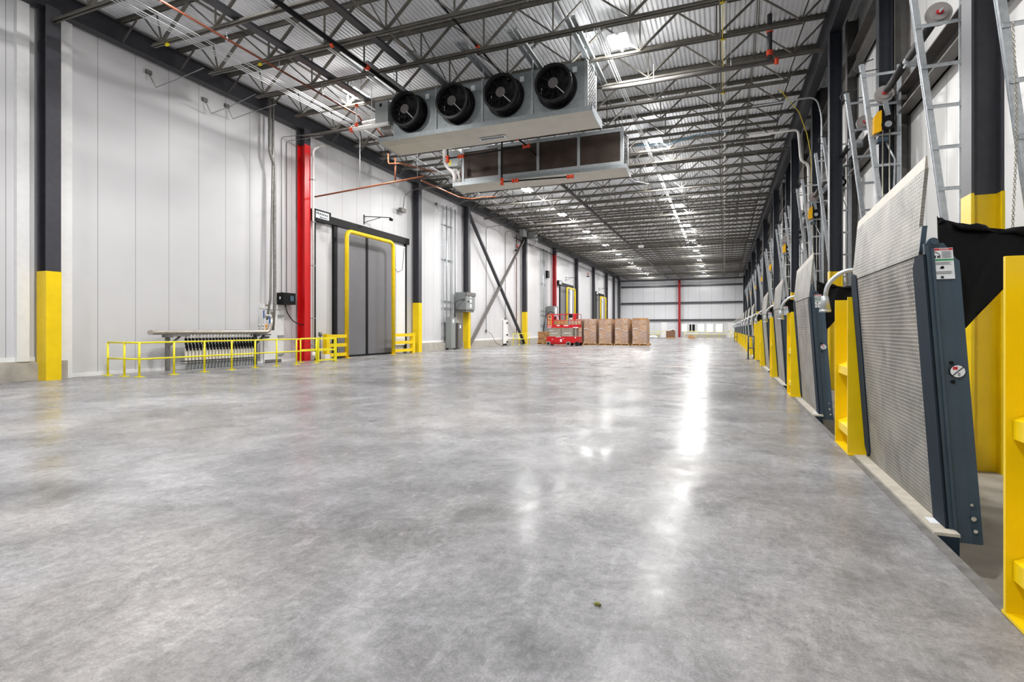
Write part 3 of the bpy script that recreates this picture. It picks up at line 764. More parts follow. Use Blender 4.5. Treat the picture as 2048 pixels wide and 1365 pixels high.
single('conduit_drop', MB().tube(fillet([(-18.6, 28.6, 8.9), (-18.5, 28.6, 9.8), (-18.1, 28.9, 10.2), (-14.5, 29.3, 10.45)], .3), .025, 6).box(-18.75, -18.5, 28.3, 28.8, 8.75, 9.0), 'gray_steel', 'bent conduits from a small box above the near cold store door', 'conduit')
# copper drain lines
t = thing('copper_drain', (-18.2, 20.5, 7.8), 'bright copper drain pipe sloping from the red column to under the first fan unit', 'pipe')
MB().tube([(-18.2, 20.42, 7.82), (-12.1, 20.2, 8.1)], .04, 10).cyl((-13.6, 20.3, 8.05), (-13.6, 20.3, 9.1), .035, 10).build('pipe', 'copper', t)
MB().tube(fillet([(-13.9, 20.2, 9.3), (-13.9, 20.2, 8.85), (-13.3, 20.2, 8.8), (-12.6, 22.2, 8.9)], .1), .035, 8).build('trap', 'copper', t)
MB().cyl((-15.55, 20.36, 7.95), (-15.55, 20.36, 10.5), .014, 6).build('hanger', 'galv', t); MB().cyl((-12.5, 20.36, 8.1), (-12.5, 20.36, 10.5), .012, 6).build('hanger', 'galv', t)
t = thing('copper_drain', (-15, 24, 9.2), 'copper drain line running from the first unit to the second unit drain', 'pipe')
MB().tube(fillet([(-13.0, 21.5, 8.35), (-14.4, 28.0, 9.2), (-14.0, 28.9, 9.25), (-13.4, 29.2, 9.4), (-12.6, 29.3, 9.35)], .2), .035, 8).build('pipe', 'copper', t)

# ================================================================ FAN COIL UNITS
def tray(t, x0, x1, y0, y1, z, flip=False):
    """galvanised drain pan with shallow sloped underside and end plates"""
    m = MB()
    ym = y0+(y1-y0)*.5
    m.poly([(x0,y0,z),(x1,y0,z),(x1,y0,z-.16),(x0,y0,z-.16)], [(0,1,2,3)])
    m.build('front_flange', 'unit_panel', t)
    m = MB()
    prof = [(y0, z-.16), (y0+.35, z-.22), (y1-.25, z-.26), (y1, z-.20), (y1, z)]
    v = []; 
    for xx in (x0, x1):
        for p in prof: v.append((xx, p[0], p[1]))
    n = len(prof)
    m.poly(v, [(i, i+1, n+i+1, n+i) for i in range(n-1)])
    m.build('drain_pan', 'tray_metal', t)
    for xx in (x0, x1):
        m = MB()
        pr = [(y0, z), (y0, z-.18), (y0+.35, z-.25), (y1-.25, z-.29), (y1, z-.23), (y1, z+.02)]
        a = [(xx-.015, p[0], p[1]) for p in pr]; b = [(xx+.015, p[0], p[1]) for p in pr]; n = len(pr)
        m.poly(a+b, [tuple(range(n)), tuple(reversed(range(n, 2*n)))] + [(i, n+i, n+(i+1)%n, (i+1)%n) for i in range(n)])
        m.build('end_plate', 'galv', t)
X0, X1, Y0, Y1, ZL, ZH = -11.55, -4.18, 17.1, 18.3, 8.66, 10.22
t = thing('fan_coil_unit', (-7.9, 17.7, 8.3), 'large galvanised ceiling cooler with four black fans facing the camera', 'fan coil unit')
pw = (X1-X0)/4
MB().box(X0, X1, Y0+.02, Y1, ZH-.06, ZH).box(X0, X1, Y0+.1, Y1, ZL, ZL+.05).box(X0, X0+.05, Y0+.02, Y1, ZL, ZH).build('frame', 'galv_dull', t)
for k in range(4):
    a = X0+k*pw; cx = a+pw/2 + (-.12 if k == 0 else -.05); cz = ZL+.80
    p = MB()
    # panel with a round hole
    n = 32; r = .60
    ring = [(cx+r*math.cos(2*math.pi*i/n), Y0, cz+r*math.sin(2*math.pi*i/n)) for i in range(n)]
    outer = []
    for i in range(n):
        c, s = math.cos(2*math.pi*i/n), math.sin(2*math.pi*i/n)
        xa = (a+pw-.04-cx)/c if c > 1e-6 else ((a+.04-cx)/c if c < -1e-6 else 1e9)
        za = (ZH-.02-cz)/s if s > 1e-6 else ((ZL+.02-cz)/s if s < -1e-6 else 1e9)
        q = min(xa, za); outer.append((cx+q*c, Y0, cz+q*s))
    p.poly(ring+outer, [(i, (i+1) % n, n+(i+1) % n, n+i) for i in range(n)])
    for (qx, qz) in ((a+.04, ZL+.02), (a+pw-.04, ZL+.02), (a+.04, ZH-.02), (a+pw-.04, ZH-.02)):
        i = min(range(n), key=lambda i: (outer[i][0]-qx)**2+(outer[i][2]-qz)**2)
        j = [x for x in ((i+1) % n, (i-1) % n)]
        for jj in j: p.poly([(qx, Y0, qz), outer[i], outer[jj]], [(0, 1, 2)])
    p.build('face_panel', 'unit_panel', t)
    MB().box(a+pw-.035, a+pw+.035, Y0-.04, Y0+.04, ZL, ZH+.02).build('mullion', 'galv_dull', t)
    f = MB().ring((cx, Y0, cz), (0, -1, 0), .56, .60, .50, 36).ring((cx, Y0-.47, cz), (0, -1, 0), .55, .63, .04, 36).ring((cx, Y0, cz), (0, -1, 0), .58, .69, .03, 36)
    f.ring((cx, Y0-.12, cz), (0, -1, 0), .58, .63, .04, 36)
    fan = f.build('fan_shroud', 'fan_black', t)
    bl = MB()
    for i in range(9):
        th = 2*math.pi*i/9+k
        def P(r, dth, yy): return (cx+r*math.cos(th+dth), yy, cz+r*math.sin(th+dth))
        v = [P(.18, -.3, Y0-.18), P(.54, -.24, Y0-.12), P(.54, .24, Y0-.34), P(.18, .3, Y0-.30)]
        v2 = [(q[0], q[1]+.015, q[2]) for q in v]
        bl.poly(v+v2, [(0,1,2,3), (7,6,5,4), (0,4,5,1), (1,5,6,2), (2,6,7,3), (3,7,4,0)])
    bl.cyl((cx, Y0+.05, cz), (cx, Y0-.3, cz), .16, 16)
    bl.box(cx-.55, cx+.55, Y0+.05, Y0+.08, cz-.55, cz+.55)
    bl.build('fan_blades', 'rubber', fan)
    MB().cyl((cx, Y0-.40, cz), (cx, Y0-.48, cz), .17, 20).build('hub', 'fan_hub', fan)
    gw = MB()
    for rr in (.24, .31, .38, .45, .51): gw.ring((cx, Y0-.47, cz), (0, -1, 0), rr-.004, rr+.004, .008, 28)
    for i in range(12):
        th = 2*math.pi*i/12; gw.bar((cx+.16*math.cos(th), Y0-.475, cz+.16*math.sin(th)), (cx+.56*math.cos(th), Y0-.475, cz+.56*math.sin(th)), .008, .008, (0, 1, 0))
    gw.build('wire_guard', 'black', fan)
    MB().bar((cx+.1, Y0-.5, cz-.12), (cx+.40, Y0-.5, cz-.42), .03, .02, (0, 1, 0)).build('motor_cable', 'galv_dull', fan)
    MB().box(a+pw-.45, a+pw-.3, Y0-.012, Y0, ZH-.32, ZH-.14).build('sticker', 'label_white', t)
# coil end on the right
MB().box(X1, X1+.02, Y0+.02, Y1-.05, ZL+.05, ZH-.05).build('coil_end_plate', 'coil_end', t)
q = MB()
for iz in range(20):
    for iy in range(6):
        yy = Y0+.16+iy*.17+(iz % 2)*.08; zz = ZL+.14+iz*.072
        q.tube([(X1+.02, yy, zz), (X1+.06, yy+.02, zz), (X1+.06, yy+.06, zz+.02), (X1+.02, yy+.08, zz+.03)], .02, 5)
q.build('return_bends', 'dark_steel', t)
MB().box(X1, X1+.07, Y0-.02, Y0+.05, ZL, ZH).box(X1, X1+.08, Y1-.06, Y1, ZL, ZH).build('corner_post', 'galv_dull', t)
tray(t, X0-.45, X1+.25, Y0-.25, Y1+.05, ZL-.02)
sg = MB().poly([(-8.3, 17.62, ZL-.278), (-7.25, 17.62, ZL-.278), (-7.25, 17.88, ZL-.286), (-8.3, 17.88, ZL-.286)], [(3, 2, 1, 0)]).build('name_plate', 'label_white', t)
q = MB()
for i in range(10): q.box(-8.2+i*.09, -8.15+i*.09, 17.68, 17.82, ZL-.292, ZL-.287)
q.build('lettering', 'ink', sg)
MB().box(-12.25, -11.68, 16.95, 17.5, 9.2, 10.05).build('junction_box', 'box_gray', t)
MB().box(-12.05, -11.95, 16.94, 16.95, 9.85, 9.97).build('knob', 'black', t)
q = MB()
for k in range(8): q.tube(fillet([(-12.15+.06*k, 17.2, 9.2), (-12.15+.06*k, 17.2, 9.0), (-11.9+.03*k, 17.5, 8.85-.02*k), (-11.6, 17.6, 8.95-.03*k)], .08), .014, 5)
q.build('cable_bundle', 'gray_steel', t)
q = MB()
for x in (X0, X0+pw, X0+2*pw, X0+3*pw, X1): q.cyl((x, Y0+.05, ZH), (x, Y0+.05, 11.3), .012, 6).cyl((x, Y1-.05, ZH), (x, Y1-.05, 11.3), .012, 6)
q.build('hanger_rod', 'galv', t)
# galvanised strut rails that carry the unit
for k in range(5):
    x = X0+.05+k*(X1-X0-.1)/4
    single('strut_rail', MB().box(x-.16, x-.04, 15.3, 20.3, 10.62, 10.70).box(x+.04, x+.16, 15.3, 20.3, 10.62, 10.70), 'galv_dull',
           'galvanised strut pair above the first fan unit, %s from its left end' % (['first'] + ORD[1:])[k], 'strut', 'struts above the first fan unit')
# pipes feeding unit 1 from the left
t = thing('refrigerant_pipes', (-13, 17.8, 9.4), 'two pale insulated pipes with orange fittings entering the left of the first fan unit', 'pipe')
MB().cyl((-13.1, 16.7, 9.05), (-11.6, 16.9, 9.15), .08, 12).cyl((-13.0, 17.2, 9.45), (-11.6, 17.2, 9.5), .07, 12).build('pipe', 'white_pipe', t)
MB().cyl((-13.18, 16.7, 9.05), (-13.06, 16.7, 9.06), .1, 12).cyl((-12.95, 16.75, 9.15), (-12.95, 16.75, 9.3), .06, 8).cyl((-12.95, 16.75, 9.9), (-12.95, 16.75, 10.02), .06, 8).build('coupling', 'orange', t)
MB().cyl((-12.95, 16.75, 9.1), (-12.95, 16.75, 10.0), .03, 8).cyl((-12.3, 16.8, 9.0), (-12.3, 16.8, 10.6), .012, 6).build('riser', 'white_pipe', t)
# unit 2, seen from its coil side
X0, X1, Y0, Y1, ZL, ZH = -11.75, -4.12, 23.3, 24.5, 8.60, 10.2
t = thing('fan_coil_unit', (-7.9, 23.9, 8.3), 'galvanised ceiling cooler behind the first, showing dark finned coil', 'fan coil unit')
MB().box(X0, X1, Y0, Y1, ZH-.16, ZH).box(X0, X1, Y0, Y1, ZL, ZL+.16).build('frame', 'galv_dull', t)
pw = (X1-X0)/4
q = MB()
for k in range(5): q.box(X0+k*pw-.06, X0+k*pw+.06, Y0-.03, Y0+.1, ZL, ZH)
q.build('mullion', 'galv_dull', t)
q = MB()
nf = 34
for i in range(nf):
    z = ZL+.18+i*(ZH-ZL-.36)/nf; q.poly([(X0+.05, Y0+.03, z), (X1-.05, Y0+.03, z), (X1-.05, Y0+.10, z+.02), (X0+.05, Y0+.10, z+.02)], [(0, 1, 2, 3)])
    q.box(X0+.05, X1-.05, Y0+.03, Y0+.035, z, z+.018)
q.box(X0+.02, X1-.02, Y0+.11, Y1-.05, ZL+.16, ZH-.16)
q.build('coil_fins', 'fin_brown', t)
MB().box(X1, X1+.03, Y0+.02, Y1-.05, ZL+.1, ZH-.05).build('coil_end_plate', 'coil_end', t)
q = MB()
for iz in range(18):
    for iy in range(5):
        yy = Y0+.2+iy*.18+(iz % 2)*.08; zz = ZL+.2+iz*.075
        q.tube([(X1+.03, yy, zz), (X1+.07, yy+.02, zz), (X1+.07, yy+.06, zz+.02), (X1+.03, yy+.08, zz+.03)], .02, 5)
q.build('return_bends', 'dark_steel', t)
MB().box(X1, X1+.08, Y0-.04, Y0+.06, ZL, ZH).box(X1, X1+.08, Y1-.06, Y1, ZL, ZH).build('corner_post', 'galv_dull', t)
tray(t, X0-.45, X1+.2, Y0-.2, Y1-.1, ZL-.04)
jb = MB().box(X0-.72, X0-.18, Y0-.25, Y0+.1, ZL+.75, ZL+1.5).build('junction_box', 'box_gray', t)
MB().box(X0-.66, X0-.52, Y0-.26, Y0-.25, ZL+.82, ZL+1.05).build('sticker', 'label_yellow', jb)
MB().tube(fillet([(X0-1.0, Y0, ZH+.3), (X0-1.0, Y0, ZL+1.0), (X0-.45, Y0, ZL+.45), (X0-.45, Y0, ZL)], .25), .11, 12).tube(fillet([(X0-.8, Y0+.2, ZH+.3), (X0-.8, Y0+.2, ZL+.9), (X0-.3, Y0+.2, ZL+.5), (X0-.3, Y0+.2, ZL)], .25), .06, 10).build('insulated_pipe', 'white_pipe', t)
q = MB()
for k in range(5):
    q.cyl((X0-.3+.06*k, Y0+.3, ZL+.1), (X0-.3+.06*k, Y0+.3, ZL+.75), .02, 6)
q.build('coil_tubes', 'copper_dark', t)
q = MB()
for x in (X0, X0+pw, X0+2*pw, X0+3*pw, X1): q.cyl((x, Y0+.05, ZH), (x, Y0+.05, 11.3), .012, 6).cyl((x, Y1-.05, ZH), (x, Y1-.05, 11.3), .012, 6)
q.build('hanger_rod', 'galv', t)
# black sprinkler branches with orange couplings around unit 2
def spipe(name, segs, coups, label, r=.035, m='black'):
    pts = [p for s in segs for p in s]
    t = thing(name, pts[0], label, 'pipe')
    q = MB()
    for s in segs: q.tube(s, r, 8)
    q.build('pipe', m, t)
    for (p, ax) in coups:
        a = Vector(p); d = Vector(ax)*.09; MB().cyl(a-d, a+d, r*2.1, 10).cyl(a-d*1.6, a-d*.9, r*2.7, 10).cyl(a+d*.9, a+d*1.6, r*2.7, 10).build('coupling', 'orange', t)
spipe('sprinkler_branch', [[(-12.0, 22.2, 9.45), (-12.0, 22.2, 10.6)], [(-12.0, 22.2, 9.45), (-8.05, 22.2, 9.55)], [(-8.05, 22.2, 9.55), (-8.35, 21.6, 9.75)]],
      [((-12.0, 22.2, 9.42), (0, 0, 1)), ((-11.3, 22.2, 9.47), (1, 0, 0)), ((-8.1, 22.2, 9.55), (1, 0, 0)), ((-8.35, 21.6, 9.75), (0, 1, 0))], 'black sprinkler pipe with orange couplings just below the first unit tray')
spipe('sprinkler_branch', [[(-8.05, 22.2, 9.5), (-8.05, 27.5, 9.5)]], [], 'thin black pipe running down the hall under the second unit')
spipe('sprinkler_branch', [[(-9.3, 22.3, 8.15), (-9.3, 22.3, 10.6)], [(-9.3, 22.3, 8.12), (-6.3, 22.9, 8.2)]], [((-9.3, 22.3, 8.12), (0, 0, 1)), ((-8.7, 22.4, 8.14), (1, 0, 0)), ((-6.3, 22.9, 8.2), (1, 0, 0))], 'black drop pipe and branch in front of the second unit tray')
t = thing('long_pipe', (-1.4, 19.3, 10.2), 'long silver and black pipe from fan unit to its orange cap near the docks', 'pipe')
MB().cyl((-4.1, 19.25, 10.15), (1.5, 19.25, 10.15), .075, 12).build('pipe', 'gray_steel', t)
MB().cyl((1.5, 19.25, 10.15), (1.62, 19.25, 10.15), .11, 12).build('cap', 'orange', t)
for z in (10.35, 11.1): MB().cyl((1.36, 19.25, z), (1.36, 19.25, z+.17), .1, 12).build('coupling', 'orange', t)
MB().cyl((1.36, 19.25, 10.15), (1.36, 19.25, 11.69), .075, 12).build('riser', 'dark_steel', t)
for x in (-2.3, .2): MB().cyl((x, 19.25, 10.1), (x, 19.25, 10.75), .014, 6).build('hanger', 'galv', t)
single('sprinkler_main', MB().cyl((.02, 7, 11.28), (.02, YF-1, 11.28), .055, 12), 'pvc', 'long pale pipe running straight down the hall under the deck', 'pipe')
t = thing('tied_line', (-.1, 9, 10.46), 'thin yellow cord tied along the joists above the dock side', 'cord')
q = MB(); pts = []
for k in range(0, 13):
    y = J0+k*JY*.5; pts.append((-.05+.01*math.sin(k*2.1), y, 10.46-(.05 if k % 2 else 0)))
q.tube(pts, .012, 5); q.build('strand', 'cord_yellow', t)
q = MB()
for k in range(0, 7): q.cyl((-.12, J0+k*JY, 10.44), (.02, J0+k*JY, 10.44), .03, 6)
q.build('knot', 'cord_yellow', t)
single('tied_line', MB().tube([(1.9, 22.2, 10.4), (2.75, 24.0, 10.1), (3.1, 24.6, 9.4), (3.3, 25.0, 8.6), (3.35, 25.0, 4.5)], .016, 6), 'cord_yellow', 'thin yellow cord dropping down the right wall', 'cord')
for i, (x, y, z) in enumerate(((-13.0, 9.7, 10.45), (-16.3, 11.73, 10.45), (-14.6, 13.76, 10.45), (-14.3, 17.82, 10.45))):
    single('yellow_tie', MB().cyl((x-.05, y, z), (x+.05, y, z), .05, 8), 'label_yellow', 'small yellow tie on a joist bottom at upper left, %s from the camera' % ORD[i], 'cable tie', 'yellow ties on the joists')
single('blue_cables', MB().tube([(-3.9, 26.3, 10.38), (-2.5, 26.2, 10.25), (-1.2, 26.0, 10.4), (.2, 25.95, 10.38)], .02, 6).tube([(-4.0, 26.3, 10.36), (-2.6, 26.3, 10.15), (-1.2, 26.0, 10.38)], .02, 6), 'cable_blue', 'pale blue cables drooping from a joist near the second lamp', 'cable')
single('dark_main', MB().cyl((-9.3, 30, 10.44), (-9.3, 98, 10.44), .07, 10), 'dark_steel', 'dark pipe running far down the hall beside the left lamp row', 'pipe')
single('galvanised_line', MB().tube(fillet([(-4.0, 24.9, 8.3), (-4.3, 33.5, 10.35), (-.4, 33.6, 10.4)], .2), .03, 8), 'galv', 'thin galvanised line beyond the second unit turning right', 'pipe')
single('sensor_dome', MB().cyl((-8.0, 56.39, 9.9), (-8.0, 56.39, 10.1), .25, 12, .3).cyl((-8, 56.39, 10.1), (-8, 56.39, 10.52), .02, 6), 'white', 'small white dome hanging far down the hall', 'sensor')

# ================================================================ RIGHT SIDE STRUCTURE
for k in range(10):
    y = 8.87+k*DY
    t = thing('dock_column', (3.15, y, PITZ), 'dark H-shaped dock column with yellow base, %s from the camera' % ORD[k], 'column', 'dock columns')
    MB().hsec(2.99, 3.33, y-.16, y+.16, 3.27, 10.62, .028).build('shaft', 'blue_steel' if k else 'column_steel', t)
    MB().hsec(2.985, 3.335, y-.165, y+.165, PITZ, 3.27, .034).build('yellow_base', 'yellow', t)
for k in range(18):
    y = 14.80+k*5.07
    t = thing('wall_post', (3.55, y, PITZ), 'grey wall post between dock doors, %s from the camera' % ORD[k], 'wall post', 'grey posts on the dock wall')
    MB().hsec(3.61, 3.91, y-.15, y+.15, PITZ, 11.3, .02).build('shaft', 'gray_steel', t)
for k in range(9):
    y = 14.78+k*DY
    single('mid_post', MB().hsec(3.31, 3.58, y-.14, y+.12, PITZ, 11.2, .024), 'blue_steel', 'slim dark post halfway between dock columns, %s from the camera' % ORD[k], 'column', 'slim dark posts')
for i, (z0, z1, w, lb) in enumerate(((6.35, 6.86, .26, 'lower grey horizontal beam along the dock wall'), (9.45, 10.15, .26, 'upper grey horizontal beam along the dock wall'))):
    t = thing('wall_girt', (3.5, 9, z0), lb, 'beam')
    for k in range(-1, 18):
        a = 14.80+(k-1)*5.07+.15 if k >= 0 else 3.0
        b = 14.80+k*5.07-.15
        if k == -1: b = 14.80-5.07+.15
        if a >= b: continue
        q = MB().box(3.62, 3.90, a, b, z1-.03, z1).box(3.62, 3.90, a, b, z0, z0+.03).box(3.85, 3.89, a, b, z0, z1)
        q.build('beam_length', 'gray_steel', t)
# dock doors
DW = 3.45
for k in range(18):
    yf = 9.35+k*5.07 if k else 8.75
    y0 = yf-DW; y1 = yf+.05
    d = struct('door_%d' % (10+k), MB().box(XR-.07, XR, y0+.2, y1-.2, PITZ+.05, 2.95), 'panel_door', 'white sectional dock door')
    MB().box(XR-.12, XR, y0+.05, y1-.05, 2.95, 3.1).build('header_angle', 'gray_steel', d)
    q = MB().box(XR-.1, XR, y0+.02, y0+.2, PITZ, 3.1).box(XR-.1, XR, y1-.2, y1-.02, PITZ, 3.1)
    q.build('jamb', 'dark_steel', d)

# tilted vertical lift tracks
def track(y, side, label, group='leaning door tracks'):
    t = thing('door_track', (3.55, y, 2.2), label, 'door track', group)
    a = Vector((3.55, y, 2.1)); b = Vector((2.93, y, 7.57))
    q = MB().bar(a, b, .05, .09, (1, 0, 0)); q.bar(a+Vector((-.03, .035*side, 0)), b+Vector((-.03, .035*side, 0)), .02, .05, (1, 0, 0))
    q.build('front_track', 'galv', t)
    MB().box(3.60, 3.68, y-.012, y+.012, 2.1, 7.45).box(3.66, 3.68, y-.04, y+.04, 2.1, 7.45).build('wall_angle', 'galv', t)
    for k in range(8):
        z = 2.45+k*.69; f = (z-2.1)/5.47; x = 3.55-.62*f
        MB().box(x-.04, 3.66, y-.045*side, y-.035*side, z-.03, z+.03).box(x-.04, 3.66, y-.045*side, y+.0, z+.02, z+.03).build('rung', 'galv', t)
    c = arc((2.90, y, 7.5), .12, 60, 300, (1, 0, 0), (0, 0, 1), 6)
    MB().tube([c[0]+Vector((.2, 0, .05))]+c+[c[-1]+Vector((.32, 0, .02))], .012, 5).build('bumper_spring', 'dark_steel', t)
    MB().box(3.46-.04, 3.50, y-.05, y-.045, 2.5, 2.85).build('sticker', 'label_white', t)
    return t
def operator(y0, y1, label):
    """shaft, springs, drums and yellow chain hoist of one door; y0 near end, y1 far end"""
    z = 6.79; x = 3.34
    t = thing('door_operator', (x, (y0+y1)/2, z), label, 'door operator', 'door shafts with yellow hoists')
    MB().cyl((x, y0-.1, z), (x, y1+.1, z), .018, 8).build('shaft', 'galv', t)
    ym = (y0+y1)/2
    MB().cyl((x, y0+.45, z), (x, ym-.12, z), .075, 12).build('spring', 'rubber', t)
    MB().cyl((x, ym+.12, z), (x, y1-.35, z), .075, 12).build('spring', 'rubber', t)
    MB().cyl((x, ym-.1, z), (x, ym+.1, z), .06, 10).box(x, 3.64, ym-.02, ym+.02, z-.14, z+.1).cyl((x-.02, ym-.08, z-.1), (x-.02, ym+.08, z-.1), .03, 8).build('center_bearing', 'galv', t)
    for yy in (y0+.08, y1-.08):
        dr = MB().cyl((x, yy-.03, z), (x, yy+.03, z), .19, 24).cyl((x, yy-.06, z), (x, yy+.06, z), .12, 16).build('cable_drum', 'disc_gray', t)
        MB().cyl((x, yy-.08, z), (x, yy+.02, z), .035, 8).box(x-.05, x+.05, yy-.09, yy-.07, z-.02, z+.03).build('drum_hub', 'label_red', dr)
    ho = MB().box(x-.06, x+.12, y1-.15, y1+.1, 5.92, 6.4).cyl((x+.06, y1-.17, 6.08), (x+.06, y1-.1, 6.08), .13, 16).build('hoist_body', 'black', t)
    MB().poly([(x-.21, y1-.16, 5.9), (x-.06, y1-.16, 5.95), (x-.06, y1-.16, 6.42), (x-.14, y1-.16, 6.38), (x-.2, y1-.16, 6.28),
               (x-.21, y1+.1, 5.9), (x-.06, y1+.1, 5.95), (x-.06, y1+.1, 6.42), (x-.14, y1+.1, 6.38), (x-.2, y1+.1, 6.28)],
              [(0,1,2,3,4), (9,8,7,6,5), (0,5,6,1), (1,6,7,2), (2,7,8,3), (3,8,9,4), (4,9,5,0)]).build('hoist_cover', 'motor_yellow', ho)
    MB().cyl((x+.06, y1-.19, 6.08), (x+.06, y1-.17, 6.08), .07, 14).build('gear_boss', 'galv', ho)
    MB().bar((x+.0, y1-.16, 6.6), (x+.06, y1-.16, 6.28), .1, .03, (0, 1, 0)).build('hoist_arm', 'galv_dull', ho)
    MB().box(x-.14, x+.06, y1-.2, y1, 5.70, 5.80).build('switch_box', 'lev_blue', ho)
    MB().tube([(x+.02, y1-.1, 5.75), (x+.2, y1-.1, 5.3), (x+.18, y1-.1, 4.5), (x+.22, y1-.1, 2.6)], .02, 6).build('conduit', 'galv', t)
    MB().tube([(x-.05, y1-.2, 5.95), (x-.06, y1-.2, 2.3)], .014, 5).tube([(x+.08, y1-.2, 5.95), (x+.07, y1-.2, 2.3)], .014, 5).build('hand_chain', 'chain_metal', t)
    return t
reg(None)
tr0 = track(10.9, 1, 'x'); reg(None); op0 = operator(10.95, 14.42, 'x'); reg(None)
c0 = tr0; c1 = op0
for k in range(0, 17):
    yf = 9.35+k*5.07 if k else 8.35
    nm = ORD[k]
    if k == 0:
        t = copy_tree(tr0, loc=(3.55, yf, 2.2)); t['label'] = 'leaning galvanised track cut by the right edge of view'
        continue
    yn = yf-3.45
    if k == 1: t = tr0; t.location.y = yn
    else: t = copy_tree(tr0, loc=(3.55, yn, 2.2))
    t['label'] = 'leaning galvanised ladder-like track at the near side of the %s dock door' % ORD[k]
    t = copy_tree(tr0, loc=(3.55, yf, 2.2)); t['label'] = 'leaning galvanised ladder-like track at the far side of the %s dock door' % ORD[k]
    if k == 1: t = op0
    else: t = copy_tree(op0, loc=(3.34, (yn+yf)/2+.02, 6.79))
    t['label'] = 'spring shaft with yellow chain hoist above the %s dock door' % ORD[k]
# hanging chains by the nearest door
def chain(name, x, y, z0, z1, label):
    q = MB(); z = z0; i = 0
    while z > z1:
        c = Vector((x+.02*math.sin(z*2), y, z))
        h = .02; wv = .011
        ax = Vector((1, 0, 0)) if i % 2 else Vector((0, 1, 0))
        pts = [c+Vector((0, 0, h)), c+ax*wv+Vector((0, 0, h*.5)), c+ax*wv-Vector((0, 0, h*.5)), c-Vector((0, 0, h)), c-ax*wv-Vector((0, 0, h*.5)), c-ax*wv+Vector((0, 0, h*.5)), c+Vector((0, 0, h))]
        q.tube(pts, .0045, 4, False); z -= .031; i += 1
    single(name, q, 'chain_metal', label, 'chain', 'hoist chains at the nearest dock door')
chain('hoist_chain', 3.17, 8.05, 5.1, 1.5, 'hanging metal hoist chain just right of the nearest dock column')
chain('hoist_chain', 3.27, 8.0, 6.0, 1.5, 'rightmost hanging metal hoist chain at the edge of view')

